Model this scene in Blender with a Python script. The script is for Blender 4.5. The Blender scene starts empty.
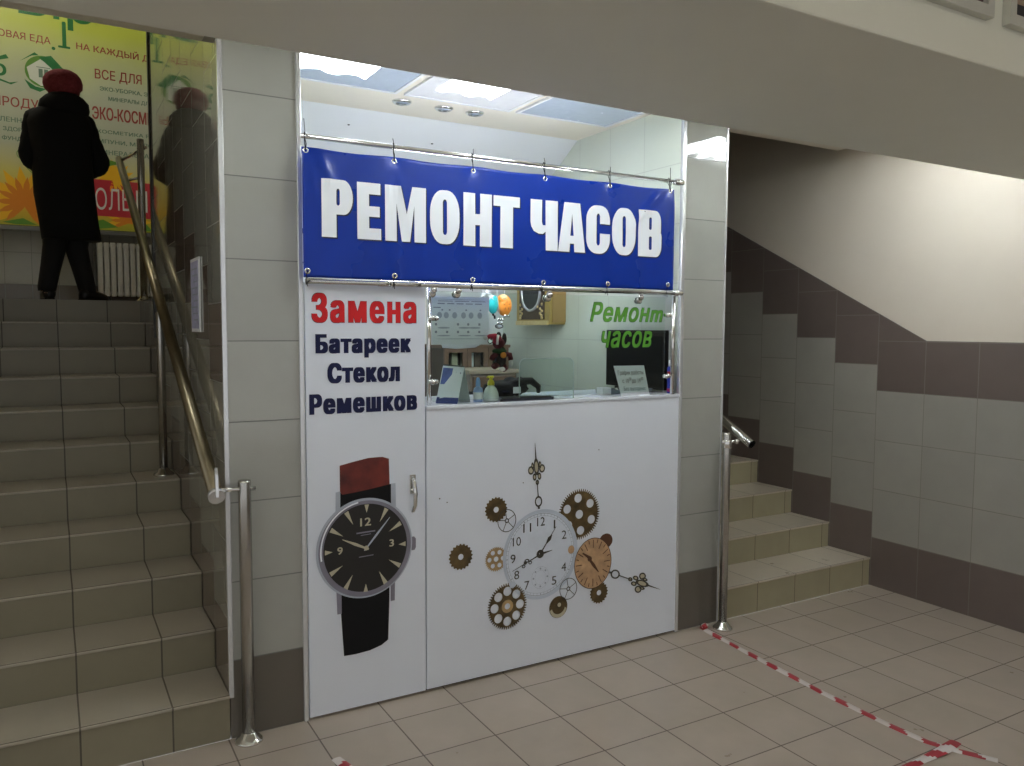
import bpy, bmesh, math, random
from mathutils import Vector, Matrix, noise
from mathutils.geometry import tessellate_polygon, delaunay_2d_cdt
random.seed(7)
S = bpy.context.scene
COL = S.collection
PI = math.pi

# ------------------------------------------------------------------ camera
yaw, pitch, roll = 0.5239, -0.0687, 0.0046
fw = Vector((math.sin(yaw)*math.cos(pitch), math.cos(yaw)*math.cos(pitch), math.sin(pitch)))
rt = Vector((math.cos(yaw), -math.sin(yaw), 0)); up = rt.cross(fw)
r2 = rt*math.cos(roll) + up*math.sin(roll); u2 = -rt*math.sin(roll) + up*math.cos(roll)
cd = bpy.data.cameras.new('camera'); cam = bpy.data.objects.new('camera', cd); COL.objects.link(cam)
cam.matrix_world = Matrix(((r2.x, u2.x, -fw.x, -0.8495), (r2.y, u2.y, -fw.y, -3.0961), (r2.z, u2.z, -fw.z, 1.5692), (0, 0, 0, 1)))
cd.sensor_width = 36; cd.lens = 36*802.46/1024; cd.clip_start = .05; cd.clip_end = 100
S.camera = cam

# ------------------------------------------------------------------ world, exposure
w = bpy.data.worlds.new('world'); S.world = w; w.use_nodes = True
bg = w.node_tree.nodes['Background']; bg.inputs[0].default_value = (.86, .87, .88, 1); bg.inputs[1].default_value = .30
S.view_settings.view_transform = 'Standard'; S.view_settings.look = 'None'
S.view_settings.gamma = 1; S.view_settings.use_curve_mapping = False; S.view_settings.exposure = 1.32
TUBE_E = 22.0      # lobby luminaire tubes
BATTEN_E = 26.0    # unseen tube added behind the banner to light the kiosk inside
KIOSK_E = 4.0      # kiosk diffuser panels
LAND_E = 25.0       # landing luminaire

# ------------------------------------------------------------------ shader helpers
class X_:
    """tiny expression wrapper round Math nodes"""
    def __init__(s, nt, sock): s.nt = nt; s.s = sock
    def _op(s, op, *o, clamp=False):
        n = s.nt.nodes.new('ShaderNodeMath'); n.operation = op; n.use_clamp = clamp
        for i, a in enumerate((s,)+o):
            if isinstance(a, X_): s.nt.links.new(a.s, n.inputs[i])
            else: n.inputs[i].default_value = a
        return X_(s.nt, n.outputs[0])
    def __add__(s, o): return s._op('ADD', o)
    def __sub__(s, o): return s._op('SUBTRACT', o)
    def __mul__(s, o): return s._op('MULTIPLY', o)
    def __truediv__(s, o): return s._op('DIVIDE', o)
    def floor(s): return s._op('FLOOR')
    def fract(s): return s._op('FRACT')
    def max(s, o): return s._op('MAXIMUM', o)
    def min(s, o): return s._op('MINIMUM', o)
    def lt(s, o): return s._op('LESS_THAN', o)
    def gt(s, o): return s._op('GREATER_THAN', o)
    def ab(s): return s._op('ABSOLUTE')

def newmat(name):
    m = bpy.data.materials.new(name); m.use_nodes = True
    nt = m.node_tree; b = nt.nodes['Principled BSDF']
    return m, nt, b

def pos(nt):
    g = nt.nodes.new('ShaderNodeNewGeometry'); sp = nt.nodes.new('ShaderNodeSeparateXYZ')
    nt.links.new(g.outputs['Position'], sp.inputs[0])
    return X_(nt, sp.outputs[0]), X_(nt, sp.outputs[1]), X_(nt, sp.outputs[2]), g.outputs['Position']

def mixc(nt, f, a, b):
    n = nt.nodes.new('ShaderNodeMix'); n.data_type = 'RGBA'
    if isinstance(f, X_): nt.links.new(f.s, n.inputs[0])
    else: n.inputs[0].default_value = f
    for i, c in ((6, a), (7, b)):
        if isinstance(c, (tuple, list)): n.inputs[i].default_value = (*c[:3], 1)
        else: nt.links.new(c, n.inputs[i])
    return n.outputs[2]

def noisex(nt, vec, scale, detail=3):
    n = nt.nodes.new('ShaderNodeTexNoise'); n.inputs['Scale'].default_value = scale; n.inputs['Detail'].default_value = detail
    if vec is not None: nt.links.new(vec, n.inputs['Vector'])
    return X_(nt, n.outputs['Fac'])

def tile_mat(name, ua, va, pu, pv, light, grout, uo=0, vo=0, gw=.004, dark=None, rule=None, rough=.2, var=.08, stair=None, dust=None, spec=.5):
    m, nt, b = newmat(name)
    P = pos(nt); u = P['XYZ'.index(ua)]; v = P['XYZ'.index(va)]
    if stair:
        n = (((u - stair[0])/.305).floor() + 1).max(0)
        v = v - n*stair[1]
    tu = (u - uo)/pu; tv = (v - vo)/pv
    fu = tu.fract(); fv = tv.fract()
    du = fu.min(fu*-1 + 1)*pu; dv = fv.min(fv*-1 + 1)*pv
    g = du.min(dv).lt(gw/2)
    wn = nt.nodes.new('ShaderNodeTexWhiteNoise'); wn.noise_dimensions = '2D'
    cb = nt.nodes.new('ShaderNodeCombineXYZ')
    nt.links.new(tu.floor().s, cb.inputs[0]); nt.links.new(tv.floor().s, cb.inputs[1]); nt.links.new(cb.outputs[0], wn.inputs['Vector'])
    rnd = X_(nt, wn.outputs['Value'])
    col = light
    if dark:
        d = rule(v)
        col = mixc(nt, d, light, dark)
    mott = noisex(nt, P[3], 9, 5)
    k = (rnd - .5)*var + (mott - .5)*var*2.2 + 1
    hs = nt.nodes.new('ShaderNodeHueSaturation'); nt.links.new(k.s, hs.inputs['Value'])
    if isinstance(col, tuple): hs.inputs['Color'].default_value = (*col, 1)
    else: nt.links.new(col, hs.inputs['Color'])
    out = hs.outputs[0]
    if dust:
        dn = noisex(nt, P[3], 2.3, 6)
        out = mixc(nt, ((dn - .5)*3)._op('MULTIPLY', .5, clamp=True), out, dust)
    out = mixc(nt, g, out, grout)
    nt.links.new(out, b.inputs['Base Color'])
    r = (mott - .5)*.12 + rough + g*.35
    nt.links.new(r.s, b.inputs['Roughness'])
    b.inputs['Specular IOR Level'].default_value = spec
    bp = nt.nodes.new('ShaderNodeBump'); bp.inputs['Strength'].default_value = .5; bp.inputs['Distance'].default_value = .002
    h = g*-1 + mott*.06
    nt.links.new(h.s, bp.inputs['Height']); nt.links.new(bp.outputs[0], b.inputs['Normal'])
    return m

def mat(name, c, rough=.5, metal=0, var=.06, scale=30, bump=0, emit=0, spec=.5, trans=0, coat=0):
    m, nt, b = newmat(name)
    tc = nt.nodes.new('ShaderNodeTexCoord')
    n = noisex(nt, tc.outputs['Object'], scale, 4)
    hs = nt.nodes.new('ShaderNodeHueSaturation'); hs.inputs['Color'].default_value = (*c, 1)
    nt.links.new(((n - .5)*var*2 + 1).s, hs.inputs['Value']); nt.links.new(hs.outputs[0], b.inputs['Base Color'])
    nt.links.new(((n - .5)*.1 + rough).s, b.inputs['Roughness'])
    b.inputs['Metallic'].default_value = metal; b.inputs['Specular IOR Level'].default_value = spec
    b.inputs['Transmission Weight'].default_value = trans; b.inputs['Coat Weight'].default_value = coat
    if emit: b.inputs['Emission Color'].default_value = (*c, 1); b.inputs['Emission Strength'].default_value = emit
    if bump:
        bp = nt.nodes.new('ShaderNodeBump'); bp.inputs['Strength'].default_value = bump; bp.inputs['Distance'].default_value = .004
        nt.links.new(n.s, bp.inputs['Height']); nt.links.new(bp.outputs[0], b.inputs['Normal'])
    return m

LT = (.42, .43, .38); GR = (.17, .17, .155); DK = (.135, .105, .092)
M = {}
M['column'] = tile_mat('glazed_grey_wall_tile', 'X', 'Z', 9, .3031, (.36, .362, .33), (.15, .15, .14), uo=-4, dark=(.13, .115, .095), rule=lambda v: v.lt(.303), rough=.045, var=.05)
M['stairwall_left'] = tile_mat('glazed_stair_wall_tile', 'Y', 'Z', .305, .3, (.27, .265, .22), (.16, .15, .13), uo=-.0, stair=(0, .158), dark=(.15, .115, .09), rule=lambda v: v.lt(.3).max(v.gt(1.2)*v.lt(1.5)), rough=.045, var=.04, gw=.003, spec=.8)
M['stairwall_right'] = tile_mat('matte_stair_wall_tile', 'Y', 'Z', .305, .3, (.30, .285, .25), (.20, .18, .155), uo=-.006, stair=(-.006, .157), dark=DK, rule=lambda v: v.lt(.3).max(v.gt(1.2)), rough=.33, var=.07)
M['plain_tile'] = tile_mat('kiosk_inner_wall_tile', 'Y', 'Z', .3, .3, (.60, .65, .56), (.40, .42, .37), uo=.02, rough=.16, var=.03, gw=.003)
M['back_tile'] = tile_mat('landing_wall_tile', 'X', 'Z', .2, .27, (.36, .36, .32), (.18, .18, .16), uo=.05, vo=.03, dark=(.16, .14, .11), rule=lambda v: v.lt(1.92), rough=.15, var=.04)
M['floor'] = tile_mat('beige_floor_tile', 'X', 'Y', .3, .3, (.40, .338, .278), (.14, .112, .092), uo=0, vo=-.1717, rough=.30, var=.10, gw=.0055, dust=(.30, .255, .20))
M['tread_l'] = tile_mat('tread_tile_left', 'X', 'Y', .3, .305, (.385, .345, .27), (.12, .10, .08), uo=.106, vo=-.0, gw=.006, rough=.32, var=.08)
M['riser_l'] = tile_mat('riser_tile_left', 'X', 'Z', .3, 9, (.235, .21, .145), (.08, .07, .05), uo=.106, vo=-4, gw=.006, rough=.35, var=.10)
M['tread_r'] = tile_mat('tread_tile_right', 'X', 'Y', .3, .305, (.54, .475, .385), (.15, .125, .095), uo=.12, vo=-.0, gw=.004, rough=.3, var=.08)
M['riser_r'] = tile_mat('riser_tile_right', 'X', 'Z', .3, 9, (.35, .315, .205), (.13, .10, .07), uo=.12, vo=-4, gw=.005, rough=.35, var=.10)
M['plaster'] = mat('cream_plaster', (.62, .555, .465), .75, var=.03, scale=6, bump=.05)
M['beam'] = mat('painted_bulkhead', (.80, .80, .69), .55, var=.03, scale=5, bump=.04)
M['ceiling'] = mat('cream_ceiling_board', (.80, .76, .64), .8, var=.03, scale=18)
M['white_panel'] = mat('white_gloss_laminate', (.74, .78, .86), .22, var=.012, scale=4)
M['white_paint'] = mat('white_painted_soffit', (.76, .79, .79), .6, var=.02, scale=6)
M['alu'] = mat('white_aluminium_trim', (.75, .76, .78), .22, metal=.6, var=.03)
M['chrome'] = mat('polished_chrome', (.72, .72, .70), .13, metal=1, var=.08, scale=12)
M['steel'] = mat('brushed_steel_tube', (.50, .49, .46), .24, metal=1, var=.12, scale=20)
M['brass'] = mat('worn_brass_tube', (.24, .205, .135), .3, metal=1, var=.15, scale=14)
M['darkmetal'] = mat('dark_metal', (.06, .06, .06), .4, metal=.6)
M['black'] = mat('black_plastic', (.006, .006, .007), .5, var=.1, spec=.25)
M['white_plastic'] = mat('white_plastic', (.75, .76, .76), .35)
M['paper'] = mat('white_paper', (.86, .90, .95), .7, var=.02)
M['ink_black'] = mat('black_print', (.02, .02, .025), .6)
M['ink_grey'] = mat('grey_print', (.32, .36, .42), .7)
M['letter_white'] = mat('white_vinyl_letters', (.86, .88, .93), .4, var=.02)
M['letter_shade'] = mat('black_vinyl_edge_and_shadow', (.01, .015, .04), .5)
M['red'] = mat('red_vinyl_letters', (.62, .014, .018), .5, spec=.3)
M['navy'] = mat('navy_vinyl_letters', (.006, .009, .055), .5, spec=.3)
M['green'] = mat('green_vinyl_letters', (.10, .34, .03), .45)
M['green_edge'] = mat('dark_green_vinyl_edge', (.02, .10, .02), .45)
M['wood'] = mat('brown_wood', (.15, .095, .06), .5, var=.25, scale=14)
M['wood_dark'] = mat('dark_wood', (.06, .04, .025), .5, var=.2, scale=14)
M['gold'] = mat('gilded_wood', (.42, .30, .09), .4, var=.15, metal=.25)
M['tan'] = mat('tan_box_board', (.36, .23, .08), .45, var=.1)

def glass_mat(name, tint, op=.08):
    m = bpy.data.materials.new(name); m.use_nodes = True; nt = m.node_tree; nt.nodes.clear()
    o = nt.nodes.new('ShaderNodeOutputMaterial'); t = nt.nodes.new('ShaderNodeBsdfTransparent'); g = nt.nodes.new('ShaderNodeBsdfGlossy')
    f = nt.nodes.new('ShaderNodeFresnel'); f.inputs[0].default_value = 1.27; x = nt.nodes.new('ShaderNodeMixShader')
    t.inputs[0].default_value = (*tint, 1); g.inputs['Roughness'].default_value = .02
    tc = nt.nodes.new('ShaderNodeTexCoord'); n = noisex(nt, tc.outputs['Object'], 5); a = n*op
    ad = X_(nt, f.outputs[0]) + a*.08
    nt.links.new(ad.s, x.inputs[0]); nt.links.new(t.outputs[0], x.inputs[1]); nt.links.new(g.outputs[0], x.inputs[2]); nt.links.new(x.outputs[0], o.inputs[0])
    return m
M['glass'] = glass_mat('clear_glass', (.94, .985, .96))
M['acrylic'] = glass_mat('clear_acrylic', (.93, .97, .96))

# ------------------------------------------------------------------ mesh helpers
def obj(name, bm, m, parent=None, smooth=False):
    me = bpy.data.meshes.new(name); bm.normal_update(); bm.to_mesh(me); bm.free()
    if not isinstance(m, (list, tuple)): m = [m]
    for k in m: me.materials.append(k)
    if smooth: me.shade_smooth()
    o = bpy.data.objects.new(name, me); COL.objects.link(o)
    if parent:
        o.parent = parent
        o.matrix_parent_inverse = Matrix.Translation(parent.location).inverted()
    return o
def thing(name, label, cat, loc=(0, 0, 0), group=None):
    o = bpy.data.objects.new(name, None); COL.objects.link(o); o.location = loc; o.empty_display_size = .05
    o['label'] = label; o['category'] = cat
    if group: o['group'] = group
    return o
def tag(o, label, cat, group=None):
    o['label'] = label; o['category'] = cat
    if group: o['group'] = group
    return o
def struct(o, label=None, cat='wall'):
    o['kind'] = 'structure'
    if label: o['label'] = label; o['category'] = cat
    return o
def B(): return bmesh.new()
def box(bm, x0, x1, y0, y1, z0, z1, bev=0, mi=0):
    n = bmesh.new()
    vs = [n.verts.new((x, y, z)) for z in (z0, z1) for y in (y0, y1) for x in (x0, x1)]
    for f in ((0, 2, 3, 1), (4, 5, 7, 6), (0, 1, 5, 4), (2, 6, 7, 3), (0, 4, 6, 2), (1, 3, 7, 5)):
        n.faces.new([vs[i] for i in f])
    if bev: bmesh.ops.bevel(n, geom=n.edges[:], offset=bev, segments=2, profile=.6, affect='EDGES')
    merge(bm, n, mi); return bm
def merge(bm, n, mi=0):
    n.verts.index_update(); mp = {}
    for v in n.verts: mp[v] = bm.verts.new(v.co)
    for f in n.faces:
        try: g = bm.faces.new([mp[v] for v in f.verts]); g.material_index = mi if mi else f.material_index; g.smooth = f.smooth
        except ValueError: pass
    n.free()
def frame(d):
    d = Vector(d).normalized(); a = Vector((0, 0, 1)) if abs(d.z) < .9 else Vector((1, 0, 0))
    u = d.cross(a).normalized(); return u, d.cross(u).normalized()
def loft(bm, rings, caps=True, mi=0, smooth=True):
    """rings: lists of equal length of points"""
    R = [[bm.verts.new(p) for p in r] for r in rings]; n = len(R[0])
    for a, b in zip(R, R[1:]):
        for i in range(n):
            f = bm.faces.new((a[i], a[(i+1) % n], b[(i+1) % n], b[i])); f.smooth = smooth; f.material_index = mi
    if caps:
        for r, rev in ((R[0], True), (R[-1], False)):
            f = bm.faces.new(list(reversed(r)) if rev else r); f.material_index = mi
    return bm
def tube(bm, pts, r, n=14, caps=True, mi=0):
    pts = [Vector(p) for p in pts]; rr = r if isinstance(r, (list, tuple)) else [r]*len(pts)
    rings = []; pu = None
    for i, p in enumerate(pts):
        d = (pts[min(i+1, len(pts)-1)] - pts[max(i-1, 0)]).normalized()
        if pu is None: u, v = frame(d)
        else:
            u = (pu - d*pu.dot(d)).normalized(); v = d.cross(u)
        pu = u
        rings.append([p + (u*math.cos(2*PI*k/n) + v*math.sin(2*PI*k/n))*rr[i] for k in range(n)])
    return loft(bm, rings, caps, mi)
def lathe(bm, c, prof, n=24, axis=(0, 0, 1), mi=0):
    c = Vector(c); a = Vector(axis).normalized(); u, v = frame(a)
    return loft(bm, [[c + a*h + (u*math.cos(2*PI*k/n) + v*math.sin(2*PI*k/n))*max(r, .0003) for k in range(n)] for r, h in prof], True, mi)
def ball(bm, c, r, n=16, mi=0):
    if not isinstance(r, (tuple, list)): r = (r, r, r)
    t = bmesh.new(); bmesh.ops.create_uvsphere(t, u_segments=n, v_segments=max(6, n//2+2), radius=1)
    for v in t.verts: v.co = Vector((v.co.x*r[0]+c[0], v.co.y*r[1]+c[1], v.co.z*r[2]+c[2]))
    for f in t.faces: f.smooth = True
    merge(bm, t, mi); return bm
def fix(bm):
    bmesh.ops.recalc_face_normals(bm, faces=bm.faces[:]); return bm

def ringframe(x0, x1, z0, z1, s_, y0, y1, plane='xz'):
    bm = B()
    def P(a, b, c): return (a, c, b) if plane == 'xz' else (a, b, c)
    o_ = [(x0, z0), (x1, z0), (x1, z1), (x0, z1)]; i_ = [(x0+s_, z0+s_), (x1-s_, z0+s_), (x1-s_, z1-s_), (x0+s_, z1-s_)]
    R_ = [[bm.verts.new(P(a, b, c)) for a, b in q] for q, c in ((o_, y0), (i_, y0), (i_, y1), (o_, y1))]
    for k in range(4):
        for j in range(4):
            bm.faces.new((R_[k][j], R_[k][(j+1) % 4], R_[(k+1) % 4][(j+1) % 4], R_[(k+1) % 4][j]))
    return fix(bm)

# flat artwork in the plane y = const, facing -Y : polys = [(outer, [holes])] in (x, z)
def flat(name, polys, y, m, parent, conform=None, fn=None):
    bm = B()
    for ip, (outer, holes) in enumerate(polys):
        loops = [outer] + list(holes)
        vl = [[Vector((p[0], p[1], 0)) for p in l] for l in loops]
        tris = tessellate_polygon(vl); allp = [p for l in loops for p in l]
        vs = [bm.verts.new((p[0], -2e-5*(ip % 18), p[1])) for p in allp]
        for t in tris:
            try: bm.faces.new([vs[i] for i in t])
            except ValueError: pass
    return finish_flat(name, bm, y, m, parent, conform)
SHIFT = {'kiosk_door_leaf': -.006, 'watch_picture': -.009, 'clockwork_picture': -.007, 'counter': -.006, 'banner': -.006}
def finish_flat(name, bm, y, m, parent, conform=None):
    sh = SHIFT.get(parent.name.split('.')[0], 0) if parent else 0
    for v in bm.verts: v.co.x += sh
    for f in bm.faces:
        f.normal_update()
        if f.normal.y > 0: f.normal_flip()
    if conform:
        xs = [v.co.x for v in bm.verts]; zs = [v.co.z for v in bm.verts]
        for k in range(int(min(xs)/.02), int(max(xs)/.02)+1):
            bmesh.ops.bisect_plane(bm, geom=bm.verts[:]+bm.edges[:]+bm.faces[:], plane_co=(k*.02, 0, 0), plane_no=(1, 0, 0))
        for k in range(int(min(zs)/.02), int(max(zs)/.02)+1):
            bmesh.ops.bisect_plane(bm, geom=bm.verts[:]+bm.edges[:]+bm.faces[:], plane_co=(0, 0, k*.02), plane_no=(0, 0, 1))
        for v in bm.verts: v.co.y += conform(v.co.x, v.co.z) + y
    else:
        for v in bm.verts: v.co.y += y
    o = obj(name, bm, m, parent)
    return o
def circ(cx, cz, r, n=40, rz=None, a0=0):
    rz = rz or r
    return [(cx + r*math.cos(a0+2*PI*k/n), cz + rz*math.sin(a0+2*PI*k/n)) for k in range(n)]
def rrect(x0, z0, x1, z1, r, n=7):
    """rounded rect, r = (bl, br, tr, tl)"""
    if not isinstance(r, (list, tuple)): r = (r,)*4
    P = []
    for (cx, cz, q, a) in ((x0, z0, r[0], PI), (x1, z0, r[1], 1.5*PI), (x1, z1, r[2], 0), (x0, z1, r[3], .5*PI)):
        if q <= 0: P.append((cx, cz)); continue
        ox = cx + (q if cx == x0 else -q); oz = cz + (q if cz == z0 else -q)
        P += [(ox + q*math.cos(a + .5*PI*k/n), oz + q*math.sin(a + .5*PI*k/n)) for k in range(n+1)]
    return P
def text_bm(body, offset=0, shear=0, space=1):
    cu = bpy.data.curves.new('t', 'FONT'); cu.body = body; cu.size = 1; cu.offset = offset; cu.shear = shear; cu.space_character = space
    cu.resolution_u = 4; cu.fill_mode = 'NONE'
    to = bpy.data.objects.new('t', cu); COL.objects.link(to)
    dg = bpy.context.evaluated_depsgraph_get(); dg.update()
    me = bpy.data.meshes.new_from_object(to.evaluated_get(dg))
    nb = {}
    for e in me.edges:
        a, b = e.vertices; nb.setdefault(a, []).append(b); nb.setdefault(b, []).append(a)
    co = [(v.co.x, v.co.y) for v in me.vertices]; seen = set(); loops = []
    for st in nb:
        if st in seen: continue
        lp = [st]; seen.add(st); cur = st
        while True:
            nx = [q for q in nb[cur] if q not in seen]
            if not nx: break
            cur = nx[0]; seen.add(cur); lp.append(cur)
        P = []
        for q in lp:
            if not P or (abs(P[-1][0]-co[q][0]) + abs(P[-1][1]-co[q][1])) > 1e-5: P.append(co[q])
        if len(P) > 2 and abs(P[0][0]-P[-1][0]) + abs(P[0][1]-P[-1][1]) < 1e-5: P.pop()
        if len(P) > 2: loops.append(P)
    bpy.data.objects.remove(to); bpy.data.curves.remove(cu); bpy.data.meshes.remove(me)
    def inside(p, L):
        c = False
        for i in range(len(L)):
            (x1, y1), (x2, y2) = L[i], L[i-1]
            if (y1 > p[1]) != (y2 > p[1]) and p[0] < (x2-x1)*(p[1]-y1)/(y2-y1)+x1: c = not c
        return c
    area = lambda L: abs(sum(L[i-1][0]*L[i][1]-L[i][0]*L[i-1][1] for i in range(len(L))))/2
    sgn = lambda L: sum(L[q-1][0]*L[q][1]-L[q][0]*L[q-1][1] for q in range(len(L))) > 0
    dep = [[j for j, K in enumerate(loops) if j != i and sgn(K) != sgn(L) and all(inside(p, K) for p in L)] for i, L in enumerate(loops)]
    bm = B()
    for i, L in enumerate(loops):
        if len(dep[i]) % 2: continue
        hs = [loops[j] for j in range(len(loops)) if i in dep[j] and len(dep[j]) == len(dep[i])+1]
        # bridge-free robust fill
        vs = []; ed = []
        for K in [L] + hs:
            o_ = len(vs); vs += [Vector(p) for p in K]; ed += [(o_+q, o_+(q+1) % len(K)) for q in range(len(K))]
        rv, re_, rf, *_ = delaunay_2d_cdt(vs, ed, [], 0, 1e-6)
        bv = [bm.verts.new((v.x, v.y, 1.5e-5*(i % 9))) for v in rv]
        for f in rf:
            cx_ = sum(rv[q].x for q in f)/len(f); cy_ = sum(rv[q].y for q in f)/len(f)
            if inside((cx_, cy_), L) and not any(inside((cx_, cy_), K) for K in hs): bm.faces.new([bv[q] for q in f])
    bmesh.ops.delete(bm, geom=[v for v in bm.verts if not v.link_faces], context='VERTS')
    return bm
def textbox(name, body, x0, x1, z0, z1, y, m, parent, offset=0, shear=0, space=1, conform=None, xform=None, bold=None):
    """text whose ink box fills x0..x1, z0..z1, facing -Y"""
    if offset and not bold:
        hgt_ = z1-z0; bold = (offset*hgt_*1.0, offset*hgt_*.6)
    bm = text_bm(body, 0, shear, space)
    if not bm.verts: bm.free(); return None
    ax = min(v.co.x for v in bm.verts); bx = max(v.co.x for v in bm.verts); ay = min(v.co.y for v in bm.verts); by = max(v.co.y for v in bm.verts)
    if x1 is None: x1 = x0 + (bx-ax)*(z1-z0)/(by-ay)
    for v in bm.verts:
        v.co = Vector((x0 + (v.co.x-ax)/(bx-ax)*(x1-x0), -v.co.z, z0 + (v.co.y-ay)/(by-ay)*(z1-z0)))
    if bold:
        n0 = bmesh.new(); me_ = bpy.data.meshes.new('t')
        mx_, mz_ = (x0+x1)/2, (z0+z1)/2; sx_ = 1-2*bold[0]/(x1-x0); sz_ = 1-2*bold[1]/(z1-z0)
        for v in bm.verts: v.co.x = mx_ + (v.co.x-mx_)*sx_; v.co.z = mz_ + (v.co.z-mz_)*sz_
        bm.to_mesh(me_)
        k_ = 0
        for dx in (-1, -.5, 0, .5, 1):
            for dz in (-1, 1):
                if dx == -1 and dz == -1:
                    for v in bm.verts: v.co += Vector((-bold[0], 0, -bold[1]))
                    continue
                k_ += 1; c0 = len(bm.verts); bm.from_mesh(me_); bm.verts.ensure_lookup_table()
                for v in bm.verts[c0:]: v.co += Vector((dx*bold[0], -2e-5*k_, dz*bold[1]))
        bpy.data.meshes.remove(me_); n0.free()
    if xform:
        for v in bm.verts: a, b_ = xform(v.co.x, v.co.z); v.co.x = a; v.co.z = b_
    return finish_flat(name, bm, y, m, parent, conform)

# ================================================================== SETTING
XR = 3.486; YB = 4.95; ZC = 2.69; YC = .33
o = struct(obj('floor', box(B(), -6, XR+.1, -8, .0, -.06, 0), M['floor']), 'beige square tiled lobby floor', 'floor')
o = struct(obj('landing_floor', box(B(), -2.1, XR, 3.05, YB, 1.45, 1.743, .004), [M['tread_l']]), 'tiled stair landing behind the kiosk', 'floor')
struct(obj('kiosk_floor', box(B(), 0.0, 1.932, 0, 1.85, -.06, .002), M['floor']), 'tiled floor inside the kiosk', 'floor')

# right wall: plaster with stepped tile dado
bm = box(B(), XR+.008, XR+.12, -8, YB+.1, 0, 4.7)
struct(obj('wall_right', bm, M['plaster']), 'cream plaster wall along the right staircase', 'wall')
prof = [(-8, 0), (YB, 0), (YB, 4.35), (4.0, 4.0), (3.05, 3.29)]
k = .157/.305
prof = [(-8, 0), (3.05, 0), (3.05, 1.505+(3.05+.311)*k), (-.311, 1.505), (-8, 1.505)]
bm = B()
loft(bm, [[(XR, y, z) for y, z in prof], [(XR+.02, y, z) for y, z in prof]], smooth=False)
struct(obj('wall_right_tile', fix(bm), M['stairwall_right']), 'grey and brown stepped tile dado on the right wall', 'wall')

# piers / side walls of kiosk
def pier(name, x0, x1, y1, mats, label):
    bm = box(B(), x0, x1, 0, y1, 0, 4.4)
    for f in bm.faces:
        f.normal_update(); n = f.normal
        f.material_index = 0 if abs(n.y) > .5 else (1 if n.x < -.5 else 2)
    return struct(obj(name, bm, mats), label, 'wall')
pier('kiosk_wall_left', -.290, 0, 2.15, [M['column'], M['stairwall_left'], M['plain_tile']], 'glossy grey tiled pier between left stairs and kiosk')
pier('kiosk_wall_right', 1.932, 2.2195, 3.05, [M['column'], M['plain_tile'], M['stairwall_right']], 'glossy grey tiled pier between kiosk and right stairs')
struct(obj('stair_wall', box(B(), -.290, 0, 2.151, 3.045, 0, 1.742), M['stairwall_left']), 'low tiled wall beside the upper left steps', 'wall')
struct(obj('kiosk_wall_back', box(B(), 0, 1.932, 1.85, 1.95, 0, 2.7), M['white_paint']), 'pale back wall inside the kiosk', 'wall')
bm = B(); zz = lambda y: ZC - (y-.95)*.6
loft(bm, [[(x, .95, ZC), (x, 1.85, zz(1.85)), (x, 1.85, zz(1.85)+.1), (x, .95, ZC+.1)] for x in (0, 1.932)], smooth=False)
struct(obj('sloping_ceiling', fix(bm), M['white_paint']), 'white sloping underside of stairs in the kiosk', 'ceiling')
struct(obj('wall_back', box(B(), -2.1, XR, YB, YB+.1, 1.5, 4.7), M['back_tile']), 'tiled wall behind the landing', 'wall')
struct(obj('wall_left', box(B(), -2.2, -2.1, -.0, YB, 0, 4.7), M['plaster']), 'plaster wall left of the left stairs', 'wall')
struct(obj('landing_wall_front', box(B(), -.29+.29, 1.932, 2.9, 3.04, 1.0, 4.4), M['plaster']), 'plaster wall between kiosk and landing', 'wall')
# ceilings
YF0, YF1, ZB = -1.866, -1.05, 2.25
struct(obj('lobby_ceiling', box(B(), -6, XR, YF1, YC, ZC, ZC+.08), M['ceiling']), 'cream lobby ceiling before the kiosk', 'ceiling')
struct(obj('kiosk_ceiling', box(B(), 0, 1.932, YC, .96, ZC, ZC+.08), M['ceiling']), 'cream ceiling inside the kiosk', 'ceiling')
struct(obj('stairwell_wall_front', box(B(), -6, XR, YC-.06, YC, ZC+.08, 4.7), M['plaster']), 'plaster wall above the lobby ceiling edge', 'wall')
struct(obj('stairwell_ceiling', box(B(), -2.2, XR, YC-.06, YB+.1, 4.7, 4.8), M['ceiling']), 'high ceiling over the stairwell', 'ceiling')
bm = box(B(), -6, XR, YF0, YF1, ZB, 3.5, .006)
struct(obj('bulkhead_beam', bm, M['beam']), 'painted bulkhead crossing the lobby in front of the kiosk', 'ceiling')
struct(obj('hall_ceiling', box(B(), -6, XR, -8, YF0, 3.3, 3.4), M['ceiling']), 'hall ceiling', 'ceiling')

# aluminium corner trims
for i, (x0, x1, y0, y1, z0, z1, lab) in enumerate((
    (-.2945, -.276, -.004, .014, .16, ZC, 'white metal corner strip beside the left stairs'),
    (-.012, .006, -.010, .010, 0, ZC, 'white metal strip along left edge of kiosk'),
    (1.912, 1.934, -.010, .012, 0, ZC, 'white metal strip along right edge of kiosk'),
    (2.212, 2.223, -.004, .008, 0, ZC, 'thin metal corner strip by the right stairs'))):
    struct(obj('trim_%d' % (i+1), box(B(), x0, x1, y0, y1, z0, z1, .003), M['alu']), lab, 'trim')
struct(obj('trim_5', box(B(), -.298, -.270, 2.12, 2.17, 1.5, 4.4), M['darkmetal']), 'dark vertical edge at the end of the left stair wall', 'trim')

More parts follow.
